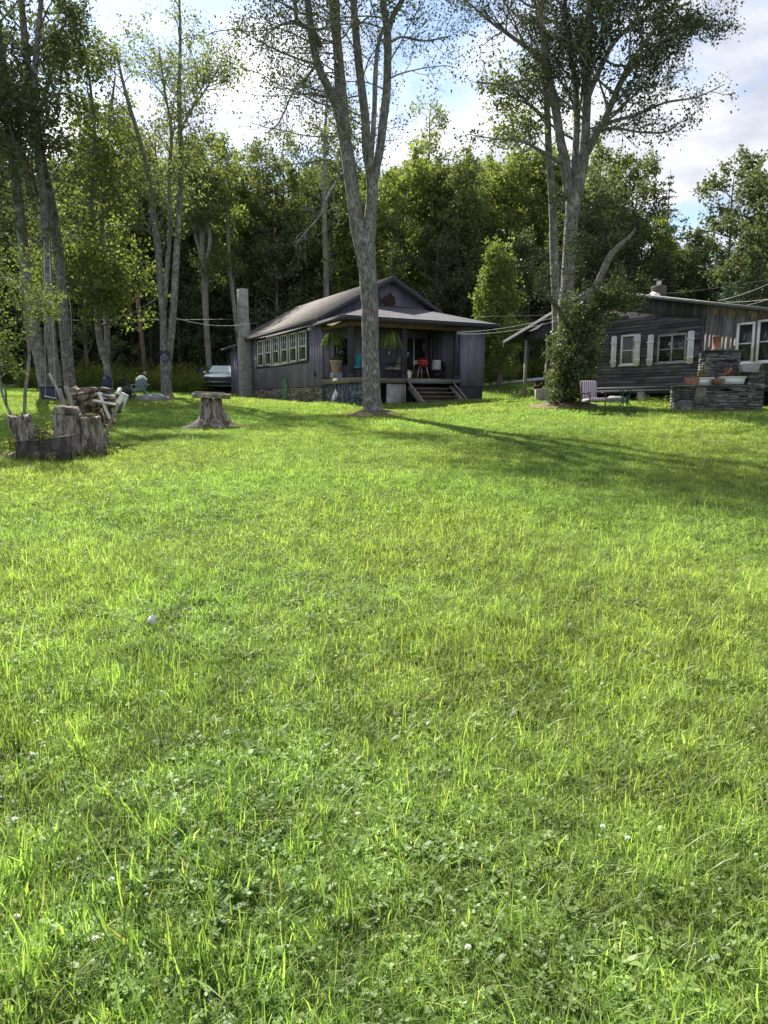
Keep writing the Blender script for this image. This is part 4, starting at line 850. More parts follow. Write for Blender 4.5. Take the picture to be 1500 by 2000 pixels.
# wall plaque and gable fish
o = MB(); o.poly([(-.09, 0, -.2), (0, 0, -.27), (.09, 0, -.2), (.10, 0, .02), (.05, 0, .22), (.01, 0, .12), (-.03, 0, .24), (-.09, 0, .05)], (0, .03, 0))
pl_ = o.build('wall_ornament', M['deck_wood']); pl_.location = Vector((CO.x, CO.y, 1.409)) + Vector((*(CU * 5.2 + CV * 2.69), 2.82)); pl_.rotation_euler = (0, 0, R(28))
tag(pl_, 'small pale carved ornament hung on the porch wall beside the power wires', 'ornament')
o = MB(); fish = [(-.62, .30), (-.50, .05), (-.36, .10), (-.20, .25), (.02, .37), (.14, .50), (.20, .36), (.36, .26), (.50, .06), (.38, -.02), (.52, -.10), (.38, -.27), (.16, -.36), (.10, -.50), (-.06, -.36), (-.24, -.22), (-.40, -.06), (-.58, -.36), (-.55, -.02)]
o.poly([(x, 0, z) for x, z in fish], (0, .05, 0)); fo = o.build('fish_plaque', M['rust'], bevel=.012)
fp = Vector((CO.x, CO.y, 1.409)) + Vector((*(CU * 3.30 + CV * 2.74), 4.79)); fo.location = fp; fo.rotation_euler = (0, 0, R(28)); fo.scale = (.78, 1, .78)
tag(fo, 'dark fish shaped plaque fixed to the cottage gable', 'wall plaque')
def cw(t, s, z): p = CO + CU * t + CV * s; return Vector((p.x, p.y, 1.409 + .955 * z))
# steps
st = thing('porch_steps', 'old grey wooden steps with two slanted hand bars leading up to the porch', 'steps', cw(3.85, -.7, 0), R(28)); st.scale.z = .955
gl_ = -.0; top = 1.02
for q in range(5):
    zz_ = 1.02 - .19 * (q + 1); yy = .62 - .27 * q
    b = MB(); b.bb((-1.0, yy - .16, zz_ - .045), (1.0, yy + .16, zz_), .3 + .1 * q); b.bb((-.98, yy + .10, zz_ - .19), (.98, yy + .13, zz_ - .047), .2); b.build('tread', M['deck_wood'], st)
for sx in (-1.04, 1.04):
    b = MB(); b.bar((sx, .68, .85), (sx, -.70, -.02), .05, .26, (0, 0, 1)); b.build('stringer', M['deck_wood'], st)
for sx in (-1.15, 1.12):
    b = MB(); b.bar((sx, .66, 1.18), (sx + .1, -.95, -.05), .045, .06, (0, 0, 1), .9); b.build('hand_bar', M['greywood'], st)
# hose
def ring(b, c, r, wob, ax, n=26, rad=.016, sq=1.6):
    pts = [];
    for k in range(n + 1):
        a = 2 * math.pi * k / n; d = ax * (math.cos(a) * r) + Vector((0, 0, math.sin(a) * r * sq)); pts.append(c + d + Vector((random.uniform(-wob, wob),) * 3))
    b.tube(pts, rad, 6, cap=False)
hs_ = MB(); hc = Vector((0, 0, .55))
for k in range(5): ring(hs_, hc + Vector((-.02 * k, 0, random.uniform(-.08, .03))), .23 + random.uniform(-.03, .02), .008, Vector((0, 1, 0)), sq=random.uniform(1.7, 2.2), rad=.015)
hs_.tube([(-.1, .1, .15), (-.2, .05, .0), (-.35, -.1, -.1)], .017, 6)
ho = hs_.build('garden_hose', M['hose'], smooth=True); ho.location = cw(-.08, 7.35, .28); ho.rotation_euler = (0, 0, R(28)); tag(ho, 'coiled green garden hose hung over the stone base of the cottage side', 'hose')
# hanging ferns
def fern(loc, label, seed, drop=.55, n=90):
    r_ = np.random.default_rng(seed); t = thing('hanging_fern', label, 'hanging plant', loc, 0, 'ferns hanging on the porch')
    b = MB(); b.lathe([(.10, -.22), (.17, -.2), (.19, -.02), (.17, 0)], sides=12); b.build('pot', M['siding_dark'], t)
    b = MB()
    for k in range(3): a = k * 2.1; b.tube([(.17 * math.cos(a), .17 * math.sin(a), 0), (0, 0, drop)], .006, 4)
    b.build('hanger', M['wire_dark'], t); b = MB()
    for q in range(n):
        a = r_.uniform(0, 6.28); ln = r_.uniform(.45, .85); up = r_.uniform(.1, .9); d = np.array([math.cos(a), math.sin(a)]); m = 9; tt = r_.uniform(0, 1)
        P = []
        for k in range(m + 1):
            u = k / m; P.append(np.array([d[0] * ln * u * .85, d[1] * ln * u * .85, up * .42 * math.sin(u * 2.3) - 1.0 * ln * u ** 2.4]))
        P = np.array(P); s = np.array([-d[1], d[0], 0])
        for k in range(1, m):
            w_ = .11 * math.sin(math.pi * (k + .7) / (m + .8)); dd = (P[k + 1] - P[k]) * .45
            for sg in (-1, 1): b.add([P[k] - dd * .8, P[k] + s * sg * w_ + dd * .6 + [0, 0, -.02], P[k] + dd * .8], [[0, 1, 2]], tt)
    b.build('fronds', M['fern'], t); t.scale = (.88,) * 3; return t
fern(cw(-.12, 1.35, 3.06), 'lush green fern hanging at the open left end of the porch', 1)
fern(cw(2.15, .35, 3.06), 'lush green fern hanging from the porch beam beside the maple trunk', 2)
# porch things
pt = thing('planter_pot', 'big terracotta coloured pot with low green plant on a porch block', 'plant pot', cw(.32, 2.05, 1.53), R(28))
b = MB(); b.lathe([(.17, 0), (.19, .02), (.26, .42), (.28, .43), (.29, .52), (.25, .52), (.24, .46)], sides=20); b.build('pot', M['planter'], pt, smooth=True)
b = MB(); r_ = np.random.default_rng(3); C_ = r_.normal(0, .12, (260, 3)) * [1, 1, .6] + [0, 0, .58]; leaf_quads(b, C_, .07, r_); b.build('foliage', M['fern'], pt)
b = MB(); b.box((0, 0, .14), (.42, .42, .26)); bl = b.build('grey_block', M['concrete'], bevel=.01); bl.location = cw(.32, 2.05, 1.25); bl.rotation_euler = (0, 0, R(28)); tag(bl, 'grey block on the porch carrying the terracotta coloured pot', 'block')
def patio_chair(name, label, loc, rz, fab, frame, back=.75, recl=.35, cat='chair', bk='backrest'):
    t = thing(name, label, cat, loc, rz); m = M[fab]
    b = MB(); b.box((0, 0, .44), (.56, .56, .10), rx=R(-4)); b.build('seat', m, t, bevel=.03)
    b = MB(); ca = math.cos(recl); sa = math.sin(recl); b.box((0, .28 + sa * back / 2, .46 + ca * back / 2), (.54, .10, back), rx=-recl); b.build(bk, m, t, bevel=.035)
    for sx in (-.28, .28):
        b = MB(); b.tube([(sx, -.26, 0), (sx, -.26, .62), (sx, .25, .66)], .015, 6); b.build('leg', M[frame], t); b = MB(); b.tube([(sx, .38, 0), (sx, .26, .42), (sx, .3 + sa * back, .46 + ca * back)], .015, 6); b.build('leg', M[frame], t)
        b = MB(); b.box((sx, 0, .67), (.05, .5, .03)); b.build('armrest', M[frame], t)
    b = MB(); b.tube([(-.28, -.26, .40), (.28, -.26, .40), (.28, .3, .38), (-.28, .3, .38), (-.28, -.26, .40)], .013, 5); b.build('frame', M[frame], t); return t
patio_chair('folding_chair', 'turquoise fabric chair on the porch beside the corner post', cw(.85, 1.0, 1.25), R(28 - 55), 'teal_fabric', 'black_metal', .62, .25)
patio_chair('cushioned_chair', 'tan cushioned reclining chair facing left on the porch', cw(2.75, 1.25, 1.25), R(28 - 80), 'tan_cushion', 'black_metal', .82, .5)
j = MB(); j.lathe([(.10, 0), (.11, .02), (.11, .2), (.09, .27), (.035, .33), (.035, .36), (.0, .365)], sides=14); j.tube([(.05, 0, .33), (.13, 0, .28), (.12, 0, .16)], .014, 6)
jo = j.build('milk_jug', M['white_plastic'], smooth=True); jo.location = cw(3.0, .35, 1.25); tag(jo, 'white plastic jug standing on the porch edge by the middle post', 'jug')
gr = thing('kettle_grill', 'round red kettle grill on thin legs with pale side handles', 'grill', cw(3.95, .75, 1.25), R(10))
b = MB(); b.lathe([(.03, -.2), (.16, -.17), (.24, -.08), (.265, 0)], (0, 0, .72), 20); b.build('bowl', M['red_enamel'], gr, smooth=True)
b = MB(); b.lathe([(.272, .0), (.25, .10), (.17, .18), (.04, .215)], (0, 0, .725), 20); b.build('lid', M['red_enamel'], gr, smooth=True)
b = MB(); b.tube([(-.03, 0, .93), (-.03, 0, .98), (.05, 0, .98), (.05, 0, .93)], .012, 6); b.build('handle', M['black_metal'], gr)
for k, (x, y) in enumerate(((-.28, -.1), (.28, -.1), (.0, .28))): b = MB(); b.tube([(x * .5, y * .5, .62), (x, y, 0)], .013, 6); b.build('leg', M['steel'], gr)
for k in range(3): b = MB(); b.bar((-.22, -.05, .68 + k * .06), (-.46, -.12, .64 + k * .07), .03, .03); b.build('side_handle', M['whitewood'], gr)
ck = thing('fryer_stand', 'black metal cooker stand beside the red grill', 'cooker', cw(4.75, .8, 1.25), R(28))
for x in (-.28, .28):
    for y in (-.2, .2): b = MB(); b.tube([(x * .6, y * .6, .42), (x, y, 0)], .012, 5); b.build('leg', M['black_metal'], ck)
b = MB(); b.lathe([(.1, .1), (.2, .12), (.2, .3), (.12, .32)], sides=14); b.box((0, 0, .415), (.5, .4, .03)); b.box((.28, 0, .6), (.03, .36, .36)); b.box((0, .1, .80), (.66, .2, .03)); b.build('frame', M['black_metal'], ck)
b = MB(); b.lathe([(.19, 0), (.2, .01), (.2, .36), (.21, .37), (.205, .39), (.05, .43), (.0, .435)], sides=22); po = b.build('stock_pot', M['steel'], smooth=True); po.location = cw(4.55, .55, 1.69); tag(po, 'shiny steel stock pot with lid on the black cooker stand', 'pot')
b = MB(); b.box((0, 0, .0), (.5, .35, .03)); 
# ============================================================ cabin
BZ = 1.4
cab = thing('cabin', 'weathered dark clapboard cabin with white shuttered windows and sloping metal roof', 'cabin', (BO.x, BO.y, BZ), math.atan2(BU.y, BU.x)); cab.location.z = 1.409; cab.scale.z = .955
rt = lambda X: (5.20 - .217 * (X + 5.4)) if X > -5.4 else 5.20 + .335 * (X + 5.4)
fz = lambda X: min(3.42 - .178 * X, rt(X) - .1)
b = MB(); z = .86; q = 0
while z < 4.9:
    h = random.uniform(.125, .15)
    x = -8.2
    while x < -.02:
        l_ = min(random.uniform(1.2, 3.2), -.02 - x); xm = x + l_ / 2; lim = min(fz(x), fz(x + l_)) if xm > -5.4 else min(rt(x), rt(x + l_)) - .15
        if z + h < lim + .1:
            dz = random.uniform(-.008, .008)
            P = [(x + .004, -.045, z + dz), (x + l_ - .004, -.045, z + random.uniform(-.008, .008)), (x + l_ - .004, -.012, z + h + .01), (x + .004, -.012, z + h + .01)]
            b.poly(P, (0, .04, 0), random.random())
        x += l_
    z += h
b.poly([(-8.2, .0, .86), (-.02, .0, .86), (-.02, .0, rt(0) - .05), (-5.4, .0, rt(-5.4) - .05), (-8.2, .0, rt(-8.2) - .05)], (0, .1, 0), .1)
b.bb((-.10, -.07, .86), (-.0, -.02, 3.42), .3)
b.build('wall', M['clapboard'], cab)
b = MB(); x = -5.0
while x < -.1:
    b.poly([(x + .004, -.085, fz(x) - random.uniform(0, .02)), (x + .19, -.085, fz(x + .19)), (x + .19, -.085, rt(x + .19) - .04), (x + .004, -.085, rt(x) - .04)], (0, .03, 0), random.random()); x += .195
b.build('frieze', M['friezeboard'], cab)
b = MB(); x = 0.02
while x < 6:
    wd_ = random.uniform(.14, .2); b.poly([(x + .003, -.05, .8 + random.uniform(-.03, .03)), (x + wd_, -.05, .8), (x + wd_, -.05, rt(x + wd_) - .04), (x + .003, -.05, rt(x) - .04)], (0, .04, 0), random.random()); x += wd_ + .006
b.poly([(0.02, .0, .8), (6, 0, .8), (6, 0, rt(6) - .05), (.02, 0, rt(0) - .05)], (0, .1, 0), .1)
b.build('board_wall', M['oldboard'], cab)
b = MB(); x = .02
while x < 6:
    wd_ = random.uniform(.08, .13); dd = random.uniform(.18, .62); zt = rt(x) - .05
    b.poly([(x, -.062, zt - dd * .5), (x + wd_ * .5, -.062, zt - dd), (x + wd_, -.062, zt - dd * .55), (x + wd_, -.062, rt(x + wd_) - .05), (x, -.062, zt)], (0, .008, 0), random.random()); x += wd_ + .002
b.build('water_stain', M['stainboard'], cab)
b = MB(); b.bb((-8.2, .06, .55), (6, .3, .80), .3); b.bb((-8.2, -.09, .72), (-.0, .05, .855), .5); b.build('sill_beam', M['friezeboard'], cab)
b = MB(); b.bb((-8.2, .1, .84), (-8.1, 6, 3.6)); b.bb((-8.2, 5.9, .84), (6, 6, 3.6)); b.bb((-8.1, .1, .80), (6, 5.9, .84)); b.bb((-8.2, 1.6, -.3), (6, 1.7, .8)); b.build('back_wall_shade_skirt', M['friezeboard'], cab)  # walls and floor, plus a dark skirt added to blacken the crawlspace
b = MB()
for x0, x1 in ((-11.0, -5.4), (-5.4, 6.2)):
    b.poly([(x0, -.38, rt(x0 + 1e-4)), (x1, -.38, rt(x1 - 1e-4) if x1 > -5.4 else rt(-5.4)), (x1, 6.4, rt(x1 - 1e-4) if x1 > -5.4 else rt(-5.4)), (x0, 6.4, rt(x0 + 1e-4))], (0, 0, .045))
b.build('roof', M['metal_roof'], cab)
b = MB(); b.poly([(-11.0, -.40, rt(-11) - .16), (-11.0, -.40, rt(-11) - .005), (-5.4, -.40, 5.195), (6.2, -.40, rt(6.2) - .005), (6.2, -.40, rt(6.2) - .08), (-5.4, -.40, 5.08)], (0, .04, 0)); b.poly([(-11, -.36, rt(-11) - .05), (-8.3, -.36, rt(-8.3) - .05), (-8.3, 6.3, rt(-8.3) - .05), (-11, 6.3, rt(-11) - .05)], (0, 0, .03)); b.build('fascia', M['friezeboard'], cab)
b = MB(); b.poly([(-9.9, -.03, rt(-9.9) - .35), (-8.22, -.03, rt(-9.9) - .42), (-8.22, -.03, rt(-8.22) - .07), (-9.9, -.03, rt(-9.9) - .07)], (0, .05, 0)); b.build('porch_gable', M['friezeboard'], cab)
for x in (-9.75, -8.28):
    b = MB(); b.bb((x - .06, -.06, .15 if x < -9 else .3), (x + .06, .06, rt(-9.9) - .36)); b.build('porch_post', M['greywood'], cab)
for x, w_ in ((-2.75, .36), (3.05, .5)): b = MB(); b.box((x, .12, .33), (w_, .4, .62), jit=.02, taper=.9); b.build('pier', M['concrete'], cab, bevel=.03)
def cabwin(x0, x1, za, zb, halves, fm, y=-.06, sash=.5, curtain=False, tk=.07):
    b = MB(); b.bb((x0 - .06, y - .05, za - .08), (x1 + .06, y + .03, za), .5); b.bb((x0, y - .035, zb), (x1, y + .03, zb + .08)); b.bb((x0 - .0, y - .03, za), (x0 + tk, y + .03, zb)); b.bb((x1 - tk, y - .03, za), (x1, y + .03, zb))
    xs_ = [x0 + tk + (x1 - x0 - 2 * tk) * k / halves for k in range(halves + 1)]
    for k in range(1, halves): b.bb((xs_[k] - .035, y - .028, za), (xs_[k] + .035, y + .02, zb))
    for k in range(halves):
        zm = za + (zb - za) * sash; b.bb((xs_[k] + (.035 if k else 0), y - .02, zm - .02), (xs_[k + 1] - (.035 if k < halves - 1 else 0), y + .015, zm + .02))
        b.bb((xs_[k] + (.035 if k else 0), y - .018, za), (xs_[k + 1] - (.035 if k < halves - 1 else 0), y + .015, za + .04))
    f = b.build('window', M[fm], cab); b = MB(); b.bb((x0 + tk, y + .018, za), (x1 - tk, y + .021, zb)); b.build('pane', M['glass'], f)
    if curtain: 
        b = MB(); xx = x0 + tk + .02
        while xx < x1 - tk - .07: b.box((xx + .03, y + .010, (za + zb) / 2), (.045, .006, zb - za - .06), rz=random.uniform(-.3, .3)); xx += .075
        b.build('curtain', M['curtain'], f)
cabwin(-2.02, -.72, 1.82, 2.86, 2, 'grey_frame')
cabwin(-3.86, -3.14, 1.82, 3.0, 1, 'old_paint', curtain=True)
cabwin(1.35, 2.03, 1.66, 3.02, 1, 'white_paint', y=-.10, tk=.09); cabwin(2.12, 2.78, 1.66, 3.06, 1, 'white_paint', y=-.10, tk=.09)
for x, za, zb in ((-2.36, 1.72, 2.98), (-.52, 1.72, 2.98), (-4.22, 1.74, 3.06), (-3.0, 1.74, 3.06)):
    b = MB()
    for k in range(3): b.box((x + (k - 1) * .092, -.085, (za + zb) / 2), (.086, .025, zb - za + (.05 if k == 1 else 0)), tint=random.random())
    for zz_ in (za + .24, zb - .3): b.box((x, -.11, zz_), (.34, .02, .07), ry=random.uniform(-.04, .04))
    b.build('shutter', M['old_paint'], cab)
# roof chimney
b = MB(); b.box((-2.9, .9, rt(-2.9) + .22), (.46, .44, .5), jit=.01); b.build('chimney', M['brick'], cab, bevel=.04)
b = MB(); b.poly([(-3.2, .66, rt(-3.2) + .05), (-2.6, .66, rt(-2.6) + .05), (-2.66, .66, rt(-2.7) + .14), (-3.0, .66, rt(-3) + .2)], (0, .02, 0)); b.lathe([(.09, 0), (.09, .2), (.06, .2)], (-2.9, .9, rt(-2.9) + .472), 10); b.build('chimney_flashing', M['white_paint'], cab); b = MB(); b.box((-2.9, .9, rt(-2.9) + .72), (.34, .3, .04)); b.build('chimney_cap', M['rust'], cab)
def bw(X, Y_, z=None): p = BO + BU * X + BV * Y_; return Vector((p.x, p.y, gz(p.x, p.y) if z is None else BZ + z))
# barrel, trough
br = thing('barrel', 'dark brown steel barrel standing under the cabin porch roof', 'barrel', bw(-9.05, .35), 0)
b = MB(); b.lathe([(.28, 0), (.29, .02), (.29, .28), (.305, .3), (.29, .32), (.29, .58), (.305, .6), (.29, .62), (.29, .86), (.3, .88), (.27, .88), (.27, .8)], sides=22); b.build('drum', M['rust'], br, smooth=True)
b = MB(); b.poly([(-.45, 0, .5), (.45, 0, .58), (.45, 0, .08), (.25, 0, -.1), (-.3, 0, -.1), (-.45, 0, .05)], (0, .3, 0)); tr_ = b.build('wooden_trough', M['greywood'], bevel=.02); tr_.location = at(1068, 786, 29.5); tr_.location.z = gz(tr_.location.x, 29.5); tag(tr_, 'grey weathered box with cut corner on the ground left of the shrub', 'box')
def rock(name, label, px, Y, d, m='rock', seed=1, rz=0, cat='rock'):
    r_ = np.random.default_rng(seed); b = MB(); n = 12; rings = [(-.15, .9), (.25, 1.05), (.7, .95), (.95, .6), (1.0, .05)]; V = []
    for z, r in rings:
        for k in range(n): a = 2 * math.pi * k / n; q = r * (1 + r_.normal(0, .10)); V.append([math.cos(a) * q * d[0] / 2, math.sin(a) * q * d[1] / 2, z * d[2] * (1 + r_.normal(0, .06))])
    Fc = [[i * n + k, i * n + (k + 1) % n, (i + 1) * n + (k + 1) % n, (i + 1) * n + k] for i in range(len(rings) - 1) for k in range(n)]
    b.add(V, Fc, .5); o = b.build(name, M[m], smooth=False); x = (px - 750) / F * Y; o.location = (x, Y, gz(x, Y)); o.rotation_euler = (0, 0, rz); return tag(o, label, cat)
rock('flat_rock', 'flat pale grey boulder lying in the lawn near the grey green lawn chair', 304, 31.5, (1.5, .9, .30), seed=2)
rock('small_rock', 'small pale stone beside the dark barrel under the cabin porch', 1052, 34.0, (.4, .35, .32), seed=3)
rock('foundation_stone', 'pale rounded stone under the cabin edge behind the green table', 1197, 28.6, (.8, .4, .26), seed=4)
# shrub at the foot of the forked tree + mulch
mb = MB(); n = 40; V = [[0, 0, .22]]
for rr, z in ((.5, .2), (.8, .10), (1.1, .03), (1.35, -.06)):
    for k in range(n): a = 6.283 * k / n; q = rr * (1 + .12 * math.sin(3 * a + rr) + random.uniform(-.05, .05)); V.append([q * math.cos(a) * 1.35, q * math.sin(a), z + random.uniform(-.02, .02)])
Fc4 = [[1 + i * n + k, 1 + i * n + (k + 1) % n, 1 + (i + 1) * n + (k + 1) % n, 1 + (i + 1) * n + k] for i in range(3) for k in range(n)]
mb.add(V, Fc4, .5); mb.f.append(np.array([[0, 1 + k, 1 + (k + 1) % n] for k in range(n)])); mb.t.append(np.full(n, .5))
mm = mb.mesh('mulch_mound', M['mulch'], True)
def mound(px, Y, sc, name='mulch_mound'):
    o = bpy.data.objects.new(name, mm); scn.collection.objects.link(o); x = (px - 750) / F * Y; o.location = (x, Y, gz(x, Y) + .02); o.scale = sc; o['kind'] = 'structure'; return o
mound(1100, 26.6, (.95, .8, .9)); mound(730, 24, (.66, .55, .75)); mound(416, 20, (.62, .42, .8)); mound(105, 14.25, (.72, .5, .5))
sh = thing('shrub', 'dense leafy shrub climbing around the base of the forked tree beside the cabin', 'shrub', (at(1125, 780, 26.4).x, 26.4, gz(7.1, 26.4)), 0)
T = Tree(77); r_ = T.rng
def spx(px, row, Y): return np.array(at(px, row, Y) - sh.location)
for q in range(74):
    u = r_.random(); tx = 1080 + 92 * r_.random() + (15 if u < .3 else 0); trw = r_.uniform(628, 775) if r_.random() < .85 else r_.uniform(560, 625)
    if trw > 710: tx = r_.uniform(1078, 1150)
    if trw < 625: tx = r_.uniform(1100, 1185)
    a = spx(1112 + r_.uniform(-12, 12), 784, 26.4 + r_.uniform(-.25, .25)); c = spx(tx, trw, 26.4 + r_.uniform(-1.0, .6)); m_ = (a + c) / 2 + r_.normal(0, .2, 3) + [0, 0, .25]
    P, rr = T.limb([a, m_, c], [.02, .014, .006], 4, 0); T.grow(P, rr, 0, [dict(n=6, s=.35, t=.5, o=.8, u=.1, l=.6, r=.008, seg=3), dict(n=4, s=.3, t=.6, o=.7, u=0, l=.3, r=.005, seg=2, sd=3, k=12, j=.10)])
for q in range(10):   # boughs reaching right over the cabin wall
    a = spx(1120, 700, 26.4); c = spx(r_.uniform(1190, 1255), r_.uniform(535, 600), 26.6 + r_.uniform(-.6, .6)); m_ = spx(r_.uniform(1150, 1190), r_.uniform(575, 620), 26.4)
    P, rr = T.limb([a, m_, c], [.025, .018, .006], 4, 0); T.grow(P, rr, 0, [dict(n=9, s=.45, t=.5, o=.8, u=.05, l=.7, r=.008, seg=3), dict(n=4, s=.3, t=.6, o=.7, u=0, l=.3, r=.005, seg=2, sd=3, k=9, j=.10)])
sm, sc2 = T.meshes(.115, M['bark_brown'], M['leaf_shrub'], .5)
for nm, me in (('stems', sm), ('foliage', sc2)): c = bpy.data.objects.new(nm, me); scn.collection.objects.link(c); c.parent = sh
# striped chair, green table
pc = patio_chair('garden_chair', 'black metal garden chair with burgundy striped cushion on the lawn beside the shrub', (at(1158, 800, 23.4).x, 23.4, gz(6.8, 23.4)), R(14), 'stripe', 'black_metal', .60, .12)
tb = thing('garden_table', 'round green metal patio table with splayed feet on the lawn', 'table', (at(1220, 800, 24.2).x, 24.2, gz(8.1, 24.2)), .3)
b = MB(); b.lathe([(.0, .71), (.56, .71), (.57, .72), (.57, .735), (.56, .74), (.0, .742)], sides=36); b.build('tabletop', M['green_metal'], tb)
for k in range(4):
    a = k * math.pi / 2 + .5; c_, s_ = math.cos(a), math.sin(a); b = MB(); b.tube([(.20 * c_, .20 * s_, .71), (.13 * c_, .13 * s_, .5), (.10 * c_, .10 * s_, .28), (.2 * c_, .2 * s_, .17), (.58 * c_, .58 * s_, .0)], .018, 6); b.build('leg', M['green_metal'], tb)
b = MB()
for z in (.48, .30): b.tube([(.13 * math.cos(t), .13 * math.sin(t), z) for t in np.linspace(0, 6.283, 13)], .01, 5, cap=False)
b.build('ring', M['green_metal'], tb)
# stone barbecue
fb = at(1402, 800, 23.6); fb.z = gz(fb.x, 23.6) - .03
fp_ = thing('stone_fireplace', 'outdoor fireplace of stacked flat dark stones with a raised back', 'fireplace', fb, R(-4)); fp_.scale.z = .97
def stack(b, x0, x1, y0, y1, z0, z1, holes=()):
    z = z0
    while z < z1 - .01:
        h = min(random.uniform(.028, .06), z1 - z); x = x0
        while x < x1 - .01:
            l_ = min(random.uniform(.12, .5), x1 - x)
            if x1 - x - l_ < .07: l_ = x1 - x
            hole = any(hx0 < x + l_ / 2 < hx1 and hz0 < z + h / 2 < hz1 for hx0, hx1, hz0, hz1 in holes)
            if not hole: b.box((x + l_ / 2, y0 + .12 + random.uniform(-.02, .02), z + h / 2), (l_ - .008, .24, h - .007), jit=.006, tint=random.random())
            x += l_
        for yy in np.arange(y0 + .26, y1, .3):
            for xx in (x0 + .1, x1 - .1): b.box((xx + random.uniform(-.015, .015), yy + .12, z + h / 2), (.2, .28, h - .007), jit=.006, tint=random.random())
        z += h
b = MB(); stack(b, -1.28, .78, -.3, .6, -.1, .80, [(.05, .22, .64, .80)]); b.bb((-1.2, -.12, -.1), (.72, .55, .78), .0); b.build('hearth', M['slate_stone'], fp_)
b = MB(); stack(b, .79, 1.28, -.3, .9, -.1, 1.24); b.bb((.85, -.12, -.1), (1.22, .85, 1.2), .0); b.build('side_pier', M['slate_stone'], fp_)
b = MB(); stack(b, -.20, .86, .62, 1.2, -.1, 2.0); b.bb((-.14, .8, -.1), (.8, 1.15, 1.95), 0.); b.build('chimney_stack', M['slate_stone'], fp_)
b = MB()
for x0, x1 in ((-1.36, -.7), (-.69, .1), (.11, .785)): b.box(((x0 + x1) / 2, .12, .825), (x1 - x0, .98, .045), jit=.012, tint=random.random() * .4 + .5)
b.box((1.04, .3, 1.265), (.6, 1.3, .045), jit=.012); b.box((.33, .9, 2.025), (1.2, .66, .045), jit=.015); b.build('capstone', M['slate_stone'], fp_)
b = MB(); b.box((.13, .12, .715), (.17, .3, .15)); b.build('opening', M['black_metal'], fp_)
b = MB(); b.bb((-.86, -.335, .22), (-.52, -.31, .78)); b.build('door_slab', M['stone'], fp_)
M3 = Matrix.Rotation(R(-4), 3, 'Z')
def fw(x, y, z): return fb + M3 @ Vector((x, y, z * .97))
b = MB(); b.lathe([(.17, 0), (.16, .05), (.13, .07), (.13, .42), (.155, .43), (.155, .47), (.11, .47), (.11, .4)], sides=18); o = b.build('clay_flue', M['flue_clay'], smooth=True); o.location = fw(.18, .95, 2.05); tag(o, 'weathered clay chimney pot on top of the stone fireplace', 'chimney pot')
def pot(name, label, loc, r, h, m, plant=None, seed=1, rz=0):
    t = thing(name, label, 'plant pot', loc, rz); b = MB(); b.lathe([(r * .68, 0), (r * .7, .01), (r * .93, h * .78), (r, h * .8), (r, h), (r * .9, h), (r * .88, h * .85), (.0, h * .86)], sides=20); b.build('pot', M[m], t, smooth=True)
    if plant:
        r_ = np.random.default_rng(seed); b = MB()
        for q in range(plant[1]):
            a = r_.uniform(0, 6.28); l_ = r_.uniform(.5, 1) * plant[2]; d = np.array([math.cos(a), math.sin(a), r_.uniform(.4, 1.6)]); d /= np.linalg.norm(d); b.tube([(0, 0, h * .9), tuple(np.array([0, 0, h * .9]) + d * l_)], .004, 3, cap=False)
            leaf_quads(b, np.array([0, 0, h * .9]) + d * l_ * r_.uniform(.5, 1.1, (7, 1)) + r_.normal(0, .03, (7, 3)), .08, r_, .7, 0, r_.random())
        b.build('foliage', M[plant[0]], t)
    return t
pot('flower_pot', 'tall terracotta pot with pale yellow green plant at the left end of the ledge', fw(-.46, .28, .85), .14, .36, 'terracotta', ('fern', 22, .2), 3)
b = MB(); b.poly([(-.24, -.12, 0), (.24, -.12, 0), (.3, -.14, .22), (-.3, -.14, .22)], (0, .26, 0)); b.box((0, 0, .235), (.64, .32, .03)); o = b.build('window_planter', M['grey_plastic'], bevel=.01); o.location = fw(.93, .1, 1.29); tag(o, 'empty grey plastic planter on the higher right pier', 'planter')
def trough(label, x0, x1, z, rz, dead, seed):
    t = thing('planter_box', label, 'planter', fw((x0 + x1) / 2, -.12, z), R(-4) + rz); l_ = (x1 - x0) / 2; b = MB()
    b.poly([(-l_ * .9, -.10, 0), (l_ * .9, -.10, 0), (l_, -.13, .2), (-l_, -.13, .2)], (0, .03, 0)); b.poly([(-l_ * .9, .08, 0), (l_ * .9, .08, 0), (l_, .1, .2), (-l_, .1, .2)], (0, .03, 0)); b.poly([(-l_ * .9, -.08, .0), (l_ * .9, -.08, .0), (l_ * .9, .08, .0), (-l_ * .9, .08, .0)], (0, 0, .02))
    for s in (-1, 1): b.poly([(s * l_ * .9, -.08, .02), (s * l_ * .9, .08, .02), (s * l_, .10, .2), (s * l_, -.10, .2)], (-.02 * s, 0, 0))
    b.bb((-l_ - .02, -.16, .2), (l_ + .02, -.125, .235)); b.bb((-l_ - .02, .1, .2), (l_ + .02, .135, .235)); b.bb((-l_ - .02, -.124, .2), (-l_ + .015, .099, .235)); b.bb((l_ - .015, -.124, .2), (l_ + .02, .099, .235)); b.build('box', M['white_plastic'], t)
    b = MB(); b.bb((-l_ * .95, -.1, .12), (l_ * .95, .1, .17)); b.build('soil', M['mulch'], t); r_ = np.random.default_rng(seed); b = MB(); n = dead; C_ = np.stack([r_.uniform(-l_, l_, n), r_.uniform(-.12, .12, n), r_.uniform(.2, .32, n)], 1); leaf_quads(b, C_, .09, r_); b.build('foliage', M['leaf_grey'], t)
trough('white plastic planter box at the left end of the ledge behind the reddish block', -1.0, -.28, .85, 0, 46, 1)
trough('longer white plastic planter box on the right half of the fireplace ledge', -.05, .70, .88, 0, 40, 2)
